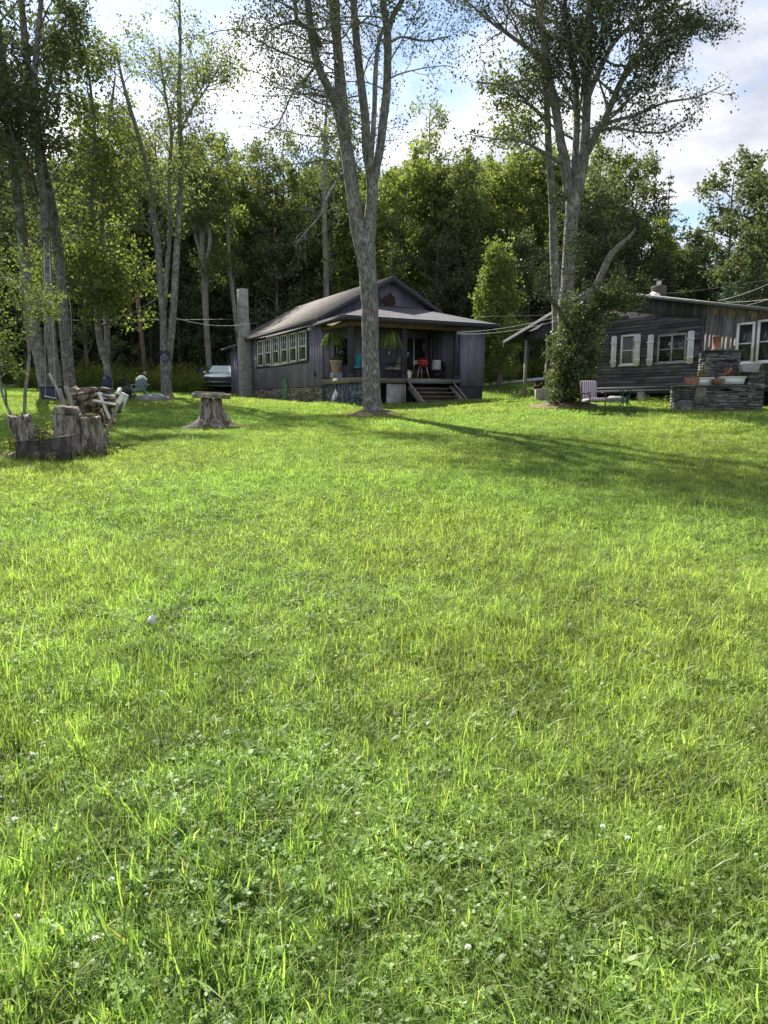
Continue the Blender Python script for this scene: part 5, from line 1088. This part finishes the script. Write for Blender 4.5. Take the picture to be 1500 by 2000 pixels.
b = MB(); b.box((0, 0, .12), (.42, .18, .22), jit=.008); o = b.build('brick_block', M['terracotta'], bevel=.01); o.location = fw(-1.0, -.32 + .0, .85); o.location = fw(-.98, -.275, .85); tag(o, 'reddish clay block at the front left corner of the ledge', 'clay block')
b = MB(); b.lathe([(.09, 0), (.13, .02), (.19, .12), (.195, .17), (.17, .18), (.16, .14), (0, .13)], sides=20); o = b.build('clay_bowl', M['terracotta'], smooth=True); o.location = fw(-.17, -.33, .86); tag(o, 'round terracotta bowl between the two white planter boxes', 'bowl')
b = MB(); r_ = np.random.default_rng(9); C_ = r_.normal(0, .07, (60, 3)) + [0, 0, .36]; leaf_quads(b, C_, .10, r_, .9); b.tube([(0, 0, .1), (.02, 0, .4)], .008, 4); o = b.build('red_flowers', M['terracotta']); o.location = fw(.23, -.1, .9); tag(o, 'wilted reddish flower cluster above the longer white planter box', 'flower')
# ============================================================ stumps
def stump(name, label, px, row, Y, r, h, lean=(0, 0), seed=1, roots=7, spread=2.4, topjag=.05, sides=40, burl=None):
    r_ = np.random.default_rng(seed); b = MB(); base = at(px, row, Y); base.z = gz(base.x, Y) - .02; lev = 13; V = []; k1 = r_.uniform(0, 6.28, 5)
    ax = r_.normal(0, 1, sides); ridge = np.convolve(np.tile(ax, 3), [.25, .5, .25], 'same')[sides:2 * sides]
    for i in range(lev):
        u = i / (lev - 1); z = h * u
        for k in range(sides):
            a = 2 * math.pi * k / sides; root = max(0, math.sin(a * roots / 2 + k1[0])) ** 2 if False else (.5 + .5 * math.sin(a * roots + k1[0]))
            q = r * (1 + .07 * ridge[k] + .035 * r_.normal() + .06 * math.sin(5 * u + 2 * a + k1[2]) + .04 * math.sin(9 * u + 3 * a + k1[3])) * (1 + .10 * math.sin(2 * a + k1[1])) ; q *= 1 + (spread - 1) * (.25 + .75 * root) * math.exp(-u * h / .15)
            q *= 1 + .18 * math.exp(-u * h / .4)
            zz_ = z + (topjag * ridge[k] * .8 if i == lev - 1 else 0)
            V.append([q * math.cos(a) + lean[0] * z, q * math.sin(a) + lean[1] * z, zz_ - (.06 if i == 0 else 0)])
    b.add(V, [[i * sides + k, i * sides + (k + 1) % sides, (i + 1) * sides + (k + 1) % sides, (i + 1) * sides + k] for i in range(lev - 1) for k in range(sides)], .5)
    t = thing(name, label, 'tree stump', base); b.build('trunk', M['stumpwood'], t, smooth=False)
    b = MB(); top = V[-sides:]; c = np.mean(top, 0) - [0, 0, .02]; mid = [list(c + (np.array(v) - c) * .55 + [0, 0, r_.normal(0, .015)]) for v in top]; nn = sides
    W2 = [list(np.array(v) * [1, 1, 1] + (c - np.array(v)) * .02) for v in top] + mid + [list(c)]
    b.add(W2, [[k, (k + 1) % nn, nn + (k + 1) % nn, nn + k] for k in range(nn)], .5); b.f.append(np.array([[nn + k, nn + (k + 1) % nn, 2 * nn] for k in range(nn)]) + (b.n - len(W2))); b.t.append(np.full(nn, .5))
    b.build('cut_top', M['deadwood'], t); return t, base
tst, tb_ = stump('table_stump', 'tall stump with flared roots and a thick plank top, standing alone on the lawn', 416, 838, 20, .25, .80, seed=3, roots=5, spread=3.9)
b = MB(); b.poly([(-.50, -.30, 0), (.05, -.36, .0), (.47, -.28, 0), (.50, .05, 0), (.44, .3, 0), (-.1, .36, 0), (-.48, .3, 0), (-.55, .0, 0)], (0.02, 0, .13)); o = b.build('plank_top', M['deadwood'], tst, bevel=.025); o.location = (0, 0, .815); o.rotation_euler = (.02, .035, .1)
b = MB(); b.poly([(-.36, -.25, 0), (.2, -.28, 0), (.46, -.2, 0), (.4, .2, 0), (-.3, .26, 0)], (0, 0, .035)); o = b.build('plank_slab', M['greywood'], tst, bevel=.008); o.location = (-.12, .0, .95); o.rotation_euler = (0, .035, .3)
stump('old_stump', 'thick rotten stump leaning left behind the wire screen, nearest the sapling', 66, 868, 14.3, .21, .78, (-.36, .0), 5, 4, 1.5)
stump('old_stump', 'tallest upright rotten stump in the middle of the stump cluster', 133, 872, 14.2, .235, .80, (.0, 0), 6, 5, 1.5, topjag=.03)
stump('old_stump', 'upright rotten stump at the right end of the cluster in front of the woodpile', 182, 868, 14.3, .20, .76, (-.04, 0), 7, 5, 1.6)
b = MB(); b.box((0, 0, .07), (.46, .42, .17), jit=.035, taper=.82); o = b.build('wood_block', M['stumpwood'], bevel=.04); p = at(134, 800, 14.35); o.location = (p.x + .0, 14.25, gz(p.x, 14.2) + .80); tag(o, 'grey weathered slab of wood resting on the tallest middle stump', 'wood block')
stump('low_stump', 'low rotten stump remnant between the leaning stump and the middle stump', 98, 868, 14.7, .3, .45, (0, 0), 8, 5, 1.4, topjag=.08)
# weeds growing among stumps
def clump(name, label, px, Y, h, w_, n, seed, m='weed', ls=.06, z=0):
    r_ = np.random.default_rng(seed); b = MB(); x0 = (px - 750) / F * Y
    for q in range(n):
        a = r_.uniform(-w_, w_, 2); hh = h * r_.uniform(.5, 1.1); e = a + r_.normal(0, .1, 2); b.tube([(a[0], a[1], -.03), (e[0], e[1], hh)], [.004, .002], 3, cap=False, tint=.4)
        u = r_.uniform(.1, 1, (16, 1)); C_ = np.array([a[0], a[1], 0]) * (1 - u) + np.array([e[0], e[1], hh]) * u + r_.normal(0, .035, (16, 3)); leaf_quads(b, C_, ls, r_, .45, 0, r_.random())
    o = b.build(name, M[m]); o.location = (x0, Y, gz(x0, Y) + z); return tag(o, label, 'plant')
clump('weed_clump', 'leafy weeds sprouting between the leaning stump and the middle stump', 95, 14.25, .62, .13, 26, 1)
clump('weed_clump', 'low weeds at the root of the leaning stump beside the sapling', 30, 14.6, .35, .25, 22, 2)
clump('weed_clump', 'straggly weeds at the foot of the right hand stump', 195, 14.0, .16, .3, 26, 3)
clump('weed_clump', 'low weeds growing along the dark gap under the cabin', 1285, 27.6, .3, .9, 60, 4)
clump('weed_clump', 'small green clump at the foot of the outer cabin porch post', 1012, 36.2, .42, .4, 40, 5, 'leaf_dark', .08)
# wire screen
ws_ = thing('wire_screen', 'low black wire mesh screen standing in front of the stump cluster', 'screen', (at(88, 890, 13.2).x, 13.2, gz(-6.2, 13.2)), R(-3))
b = MB(); b.tube([(-.82, -.02, .34), (0, 0, .42), (.72, .03, .53)], .008, 6); b.build('top_bar', M['black_metal'], ws_)
for x, z in ((-.54, .37), (-.04, .42), (.5, .48)): b = MB(); b.tube([(x, 0, -.05), (x, 0, z)], .010, 6); b.build('stake', M['black_metal'], ws_)
b = MB()
for k in range(105): x = -.54 + 1.04 * k / 104; b.bb((x - .0022, -.001, .0), (x + .0022, .001, .365 + (x + .54) * .11))
for k in range(40): z = .01 + k * .0098; b.bar((-.54, .002, z), (.5, .002, z * 1.24), .0015, .0042, (0, 0, 1))
b.build('mesh_panel', M['black_metal'], ws_)
# ---- woodpile
wx = at(192, 850, 16.0).x; wr = thing('wood_rack', 'rough V shaped rack of white and grey boards holding the firewood', 'rack', (wx, 16.0, gz(wx, 16.0)), 0)
def wp(px, row, Y=16.0): p = at(px, row, Y); return p - wr.location
for (a, c, w_, m, y_) in (((205, 858), (245, 768), .065, 'greywood', -.12), ((236, 788), (247, 768), .10, 'whitewood', -.16), ((198, 766), (220, 818), .055, 'whitewood', -.15), ((122, 760), (136, 800), .09, 'greywood', -.2), ((134, 754), (150, 800), .09, 'greywood', -.15), ((99, 730), (132, 790), .045, 'greywood', -.1), ((189, 782), (233, 790), .045, 'whitewood', -.2), ((196, 774), (212, 784), .04, 'whitewood', .1), ((225, 800), (236, 770), .1, 'whitewood', .35)):
    p, q_ = wp(*a), wp(*c); p.y += y_; q_.y += y_; b = MB(); b.bar(p, q_, w_, .05, (0, 1, 0)); b.build('board', M[m], wr, bevel=.004)
b = MB(); b.bar(wp(120, 757) + Vector((0, .5, 0)), wp(140, 792) + Vector((0, .5, 0)), .25, .02, (0, 1, 0)); b.build('board', M['greywood'], wr)
b = MB(); b.bar(wp(140, 858) + Vector((0, .1, 0)), wp(210, 857) + Vector((0, .1, 0)), .08, .08); b.build('base_rail', M['greywood'], wr)
r_ = np.random.default_rng(12); lm = []
for k in range(5):
    b = MB(); n = [5, 7, 4, 9, 6][k]; ang = np.sort(r_.uniform(0, 6.28, n)); rr = r_.uniform(.75, 1.05, n); pts = [(math.cos(a) * q * .085, -.2, math.sin(a) * q * .085) for a, q in zip(ang, rr)]; b.poly(pts, (0, .4, 0)); lm.append(b.mesh('firewood_log', M['log_end']))
ORD = 'first second third fourth fifth sixth seventh eighth ninth tenth eleventh twelfth'.split(); RN = ['bottom row', 'second row up', 'third row up', 'fourth row up', 'fifth row up', 'sixth row up', 'seventh row up', 'second row down', 'top row']
for rowi in range(9):
    z = .09 + rowi * .135; u = z / 1.1; x_r = wp(206 + 34 * (1 - (1 - u)), 850).x ; x_l = wp(128, 850).x
    x_r = wp(207 + 36 * u, 800).x - .1
    if rowi >= 7: x_l = wp(145 if rowi == 7 else 150, 800).x; x_r -= .12 * (rowi - 6)
    x = x_l; ci_ = 0
    while x < x_r:
        for dy in ((0,) if rowi < 8 else (0,)):
            o = bpy.data.objects.new('firewood_log', lm[int(r_.integers(5))]); scn.collection.objects.link(o)
            o.location = wr.location + Vector((x + r_.uniform(-.015, .015), .12 + r_.uniform(-.05, .05), z + r_.uniform(-.015, .015))); o.rotation_euler = (r_.normal(0, .03), r_.uniform(0, 6.28), r_.normal(0, .05)); s = r_.uniform(.98, 1.22); o.scale = (s, 1, s)
            ci_ += 1; tag(o, 'brown firewood log, %s from the left in the %s of the rack' % (ORD[ci_ - 1], RN[rowi]), 'firewood', 'firewood logs in the rack')
        x += .155 + r_.uniform(-.01, .02)
for k, (px, row, l_, rz, m, lab) in enumerate(((155, 768, .42, .0, 'whitewood', 'short fresh cut white plank on the left top of the woodpile'), (178, 772, .5, .25, 'whitewood', 'pale split wood strip lying across the middle top of the woodpile'), (205, 771, .5, -.3, 'whitewood', 'thin white board lying between the crossed boards on the woodpile'), (232, 764, .16, 1.2, 'whitewood', 'white board end poking up left of the right rack upright'))):
    b = MB(); b.box((0, 0, 0), (l_, .3 if k == 0 else .08, .045), ry=.12 * (k - 1) if k < 3 else -.9, jit=.006); o = b.build('loose_board', M[m], bevel=.004); p = at(px, row, 16.1); o.location = p; o.rotation_euler = (0, 0, rz); tag(o, lab, 'board')
# ============================================================ left yard things
def adirondack(label, px, Y, rz, m):
    x = (px - 750) / F * Y; t = thing('lawn_chair', label, 'lawn chair', (x, Y, gz(x, Y)), rz)
    b = MB()
    for k in range(7): u = (k - 3) / 3; h = .72 - .16 * u * u; b.box((u * .24, .30 + .12, .36 + h / 2), (.075, .025, h), rx=-.30)
    b.box((0, .36, .50), (.58, .03, .06)); b.box((0, .46, .80), (.54, .03, .05)); b.build('backrest', M[m], t)
    b = MB()
    for k in range(5): b.box((0, -.28 + .13 * k, .37 - .03 * k), (.56, .115, .025))
    b.box((0, -.35, .32), (.6, .03, .12)); b.build('seat', M[m], t)
    for s in (-1, 1):
        b = MB(); b.box((s * .36, -.02, .58), (.15, .72, .03)); b.build('armrest', M[m], t); b = MB(); b.box((s * .31, -.3, .28), (.05, .10, .56)); b.build('leg', M[m], t); b = MB(); b.bar((s * .30, .62, .03), (s * .30, -.25, .3), .04, .12); b.build('leg', M[m], t)
    return t
adirondack('grey green slatted lawn chair facing the camera near the wood edge', 279, 36.5, R(4), 'sage_plastic')
adirondack('dark navy lawn chair mostly hidden behind the woodpile', 205, 33, R(-14), 'navy_plastic')
bn = thing('storage_tub', 'dark navy plastic tub leaning at the foot of the swing tree', 'tub', (at(106, 790, 31.2).x, 31.2, gz(-14.3, 31.2) - .14), R(5))
b = MB(); b.poly([(-.36, -.25, 0), (.42, -.25, .0), (.50, -.25, .10), (.42, -.25, .66), (-.50, -.25, .72), (-.42, -.25, .1)], (0, .5, 0)); b.build('body', M['navy_plastic'], bn, bevel=.04); b = MB(); b.box((-.04, 0, .72), (1.0, .56, .05), ry=-.03); b.build('lid', M['navy_plastic'], bn, bevel=.015)
sw = thing('rope_swing', 'pale board swing hung on two long ropes from the leaning tree', 'swing', at(99, 776, 29.5), R(20))
b = MB(); b.box((0, 0, 0), (.46, .22, .035), ry=.22); b.build('seat', M['whitewood'], sw)
for s, px in ((-.19, 86), (.19, 96)): tp = at(px, 470, 29.5 + 1.0) - sw.location; tp = Matrix.Rotation(-R(20), 3, 'Z') @ tp; b = MB(); b.tube([(s, 0, -.04 * s * 4), tuple(tp)], .011, 5); b.build('rope', M['rope'], sw)
so2 = thing('swing_rope', 'single loose rope hanging down the straight trunk beside the swing', 'rope', (at(139, 650, 33).x, 33, gz(-14.4, 33) + 2.4)); b = MB(); b.tube([(0, 0, 0), (.05, 0, 1.2), (0, 0, 2.2)], .010, 5); b.build('strand', M['rope'], so2)
fpit = thing('fire_pit', 'black metal fire pit with capped chimney behind the woodpile', 'fire pit', (at(243, 778, 31).x, 31, gz(-11.2, 31)), 0)
b = MB(); b.lathe([(.16, .25), (.30, .32), (.34, .45), (.28, .6), (.12, .68)], sides=16); b.build('bowl', M['black_metal'], fpit, smooth=True); b = MB(); b.lathe([(.08, .66), (.07, .92), (.07, .93)], sides=12); b.build('flue', M['black_metal'], fpit); b = MB(); b.lathe([(.17, .95), (.05, 1.02)], sides=12); b.build('cap', M['black_metal'], fpit)
for k in range(3): a = k * 2.09; b = MB(); b.tube([(.2 * math.cos(a), .2 * math.sin(a), .34), (.3 * math.cos(a), .3 * math.sin(a), 0)], .015, 5); b.build('leg', M['black_metal'], fpit)
lg = MB(); lg.tube([(-.9, 0, .12), (0, .02, .14), (.8, -.02, .12)], [.10, .11, .09], 10, jit=.03); lo = lg.build('fallen_log', M['bark_brown']); p = at(232, 770, 33.5); lo.location = (p.x, 33.5, gz(p.x, 33.5) + .4); lo.location.z = gz(p.x, 33.5) - .02; tag(lo, 'short dark log lying behind the woodpile beside the navy chair', 'log')
bh = thing('birdhouse', 'small purple birdhouse with dark roof nailed to the twin stemmed tree', 'birdhouse', at(322.5, 707, 34.55), 0)
b = MB(); b.poly([(-.13, -.1, 0), (.13, -.1, 0), (.13, -.1, .30), (0, -.1, .42), (-.13, -.1, .30)], (0, .2, 0)); b.build('box', mat('purple_paint', (.16, .13, .27), (.12, .10, .2), 6), bh)
for s in (-1, 1): b = MB(); b.bar((0, -.02, .45), (s * .2, -.02, .29), .30, .025, (0, 1, 0)); b.build('roof', M['black_metal'], bh)
b = MB(); b.lathe([(.03, 0), (.03, .01)], (0, 0, 0), 10); b.v[0] = b.v[0][:, [0, 2, 1]] + [0, -.112, .2]; b.build('entrance', M['interior'], bh)
# utility pole
up = thing('utility_pole', 'thin brown utility pole with a pale patch near its foot at the wood edge', 'utility pole', (at(286, 740, 46).x, 46, gz(-15.2, 46)), 0)
b = MB(); b.tube([(0, 0, -.2), (-.15, 0, 3), (-.35, 0, 6.5)], [.15, .135, .12], 12); b.build('pole', M['pole_wood'], up); b = MB(); b.bb((-.10, -.17, .75), (.10, -.145, 1.15)); b.build('tag', M['whitewood'], up)
# car
cx_ = (441 - 750) / F * 48; car = thing('parked_car', 'pale fronted crossover car parked nose on beside the cottage with its side door open', 'car', (cx_, 48, gz(cx_, 48) + .06), R(4))
prof = [(-2.25, .30, .42, .80), (-2.33, .30, .72, .86), (-2.2, .28, .93, .92), (-1.9, .25, 1.0, .94), (-1.3, .24, 1.08, .96), (-.95, .24, 1.12, .96), (1.8, .24, 1.12, .96), (2.2, .3, 1.0, .9), (2.3, .4, .8, .82)]
b = MB(); V = []; 
for y, zb_, zt_, hw in prof:
    V += [[-hw * .96, y, zb_], [-hw, y, zb_ + (zt_ - zb_) * .55], [-hw * .97, y, zt_ - .07], [-hw * .86, y, zt_ - .005], [-hw * .4, y, zt_ + .03], [hw * .4, y, zt_ + .03], [hw * .86, y, zt_ - .005], [hw * .97, y, zt_ - .07], [hw, y, zb_ + (zt_ - zb_) * .55], [hw * .96, y, zb_]]
n = 10; Fq = [[i * n + k, i * n + k + 1, (i + 1) * n + k + 1, (i + 1) * n + k] for i in range(len(prof) - 1) for k in range(n - 1)] + [[i * n + n - 1, i * n, (i + 1) * n, (i + 1) * n + n - 1] for i in range(len(prof) - 1)]
b.add(V, Fq, .5); b.f.append(np.array([list(range(n))[::-1]])); b.t.append(np.array([.5])); b.f.append(np.array([[(len(prof) - 1) * n + k for k in range(n)]])); b.t.append(np.array([.5]))
cb = b.build('body', M['car_paint'], car, smooth=True)
b = MB(); V = []
cabp = [(-.95, 1.14, .84), (-.25, 1.62, .66), (.2, 1.68, .66), (1.5, 1.62, .64), (2.0, 1.13, .78)]
for y, z, hw in cabp: V += [[-hw - (.1 if z > 1.3 else 0), y, 1.12], [-hw, y, z], [hw, y, z], [hw + (.1 if z > 1.3 else 0), y, 1.12]]
b.add(V, [[i * 4 + k, i * 4 + k + 1, (i + 1) * 4 + k + 1, (i + 1) * 4 + k] for i in range(4) for k in range(3)], .5); b.build('cabin', M['car_black'], car, bevel=.02)
b = MB(); b.add([[-.78, -.935, 1.165], [.78, -.935, 1.165], [.62, -.29, 1.61], [-.62, -.29, 1.61]], [[0, 1, 2, 3]], .5); b.build('windshield', M['car_glass_glare'], car)
b = MB(); b.box((0, -2.30, .57), (1.74, .16, .50)); b.build('grille_shade', M['car_black'], car, bevel=.04)  # black block is the grille plus the lower front's shade put into colour
b = MB(); b.box((0, -2.39, .52), (1.62, .03, .03)); b.build('bumper_trim', M['steel'], car)
for s in (-1, 1):
    b = MB(); b.box((s * .72, -2.25, .83), (.36, .10, .12), rz=s * .25); b.build('headlight', M['lamp'], car, bevel=.02)
    for yy in (-1.4, 1.45):
        b = MB(); b.tube([(s * .72, yy, .34), (s * .94, yy, .34)], .34, 22); wv = b.build('wheel', M['rubber'], car); b = MB(); b.tube([(s * .93, yy, .34), (s * .95, yy, .34)], .22, 16); b.build('rim', M['steel'], wv)
    b = MB(); b.box((s * 1.05, -.75, 1.17), (.2, .08, .14)); b.build('mirror', M['car_paint'] if s > 0 else M['white_plastic'], car, bevel=.02)
dr = MB(); dr.bar((-.95, -.75, .68), (-1.75, -.30, .68), .07, .75, (0, 0, 1)); dr.poly([(-.97, -.78, 1.06), (-1.72, -.34, 1.06), (-1.62, -.38, 1.45), (-1.15, -.6, 1.50)], (.02, .04, 0)); dr.build('door', M['car_black'], car, label='open side door swung outward')
# clothes lines and wires
def wire(name, label, a, c, sag, r=.012, m='wire', cat='wire'):
    a = Vector(a); c = Vector(c); P = [a.lerp(c, u) - Vector((0, 0, sag * 4 * u * (1 - u))) for u in np.linspace(0, 1, 21)]; b = MB(); mid = a.lerp(c, .5); b.tube([p - mid for p in P], r * .55, 5, cap=False); o = b.build(name, M[m], smooth=True); o.location = mid; return tag(o, label, cat)
wire('power_line', 'upper straight power line running left of the cottage to the picture edge', at(-80, 624, 43), at(480, 623, 43), .05, .016)
wire('power_line', 'power line leaving the cottage roof and running right to the forked tree', at(930, 618, 42), at(1150, 611, 42), .05, .02)
wire('power_line', 'drooping lower cable from the twin stemmed tree to the concrete chimney', at(343, 621, 40), at(505, 630, 40), .28, .016)
wire('clothes_line', 'upper of the two lines strung from the porch wall to the forked tree', at(893, 649, 31), at(1095, 617, 27.2), .12, .012, cat='clothes line')
wire('clothes_line', 'lower of the two lines strung from the porch wall to the forked tree', at(893, 652, 31), at(1095, 624, 27.2), .17, .012, cat='clothes line')
wire('dangling_cord', 'short pale cord dangling from the clothes line end on the cottage wall', at(892, 652, 31), at(894, 687, 31), .0, .010, cat='cord')
wire('service_cable', 'thick pale cable rising steeply from the cabin roof past the blue green spruce', at(1402, 587, 33), at(1530, 541, 25), .1, .012)
wire('service_cable', 'nearly level pale cable just above the cabin roof at the right picture edge', at(1418, 590, 33), at(1530, 580, 25), .05, .012)
wire('service_cable', 'lowest cable crossing the cabin roof edge at the far right', at(1455, 597, 32), at(1530, 574, 25), .03, .010)
wire('service_cable', 'thin faint cable from the cabin chimney up to the right picture edge', at(1296, 573, 40), at(1530, 540, 34), .1, .010, 'wire_dark')
wire('service_cable', 'pale cable above the cabin ridge seen through the shrub boughs', at(1150, 566, 33.5), at(1290, 578, 30.3), .0, .012)
# ---- clover blossoms and the white feather on the lawn
cl = MB(); r_ = np.random.default_rng(8)
for k in range(46):
    d = r_.normal(size=3); d[2] = abs(d[2]) * .8 - .2; d /= np.linalg.norm(d); c = np.array([0, 0, .07]); s = np.cross(d, [0, .3, 1]); s /= np.linalg.norm(s)
    cl.add([c + d * .004, c + d * .010 + s * .0025, c + d * .014, c + d * .010 - s * .0025], [[0, 1, 2, 3]], r_.random())
clm = cl.mesh('clover_head', M['flower_white']); stm = MB(); stm.tube([(0, 0, 0), (.003, 0, .07)], .0012, 4, tint=.5); stmm = stm.mesh('clover_stem', M['clover'])
for px, row, cl_lab in ((230, 1722, 'largest white clover blossom of the near left lawn'), (50, 1797, 'white clover blossom closest to the left picture edge, low down'), (122, 1818, 'white clover blossom just right of the lowest one at the left edge'),
        (200, 1840, 'white clover blossom nearest the bottom of the left lawn'), (98, 1640, 'white clover blossom above and left of the largest one'), (44, 1597, 'white clover blossom high at the left picture edge'), (352, 1528, 'white clover blossom alone left of the lawn middle'),
        (1215, 1644, 'right of the two neighbouring white clover blossoms in the right lawn'), (1168, 1620, 'left of the two neighbouring white clover blossoms in the right lawn'), (910, 1852, 'white clover blossom nearest the bottom right of the lawn middle'), (1252, 1365, 'farthest white clover blossom of the right lawn'),
        (212, 1196, 'tiny white clover blossom just left of the crumpled white flower head'), (700, 1590, 'white clover blossom nearest the centre of the lower lawn'), (75, 1470, 'white clover blossom on the left lawn above all but one other there'), (1040, 1290, 'far tiny white clover blossom right of the lawn middle')):
    ro = row; ang = math.atan((ro - 1000) / F) + PITCH; Y = 1.55 / math.tan(ang)
    for it in range(3): Y = (EYE - gz(0, Y) - .05) / math.tan(ang)
    Yd = Y; x = (px - 750) / F * math.hypot(Y, EYE) * math.cos(ang - PITCH)
    t = thing('clover_flower', cl_lab, 'flower', (x, Yd, gz(x, Yd)), 0, 'white clover blossoms in the lawn')
    for nm, me in (('blossom', clm), ('stem', stmm)): o = bpy.data.objects.new(nm, me); scn.collection.objects.link(o); o.parent = t; t.scale = (.72,) * 3
ang = math.atan((1211 - 1000) / F) + PITCH; Y = 9.0
for it in range(12): Y = (EYE - gz(-2.5, Y) - .07) / math.tan(ang)
x = (302 - 750) / F * math.hypot(Y, EYE) * math.cos(ang - PITCH)
b = MB(); r_ = np.random.default_rng(2)
b.lathe([(.004, -.03), (.024, -.018), (.034, .004), (.03, .022), (.012, .036), (.002, .038)], sides=9); b.v[0] = b.v[0] + r_.normal(0, .008, b.v[0].shape)
o = b.build('white_petals', M['flower_white']); o.location = (x, Y, gz(x, Y) + .07); o.scale = (.95, .8, .95); tag(o, 'bright white crumpled flower head lying alone in the middle left of the lawn', 'flower')
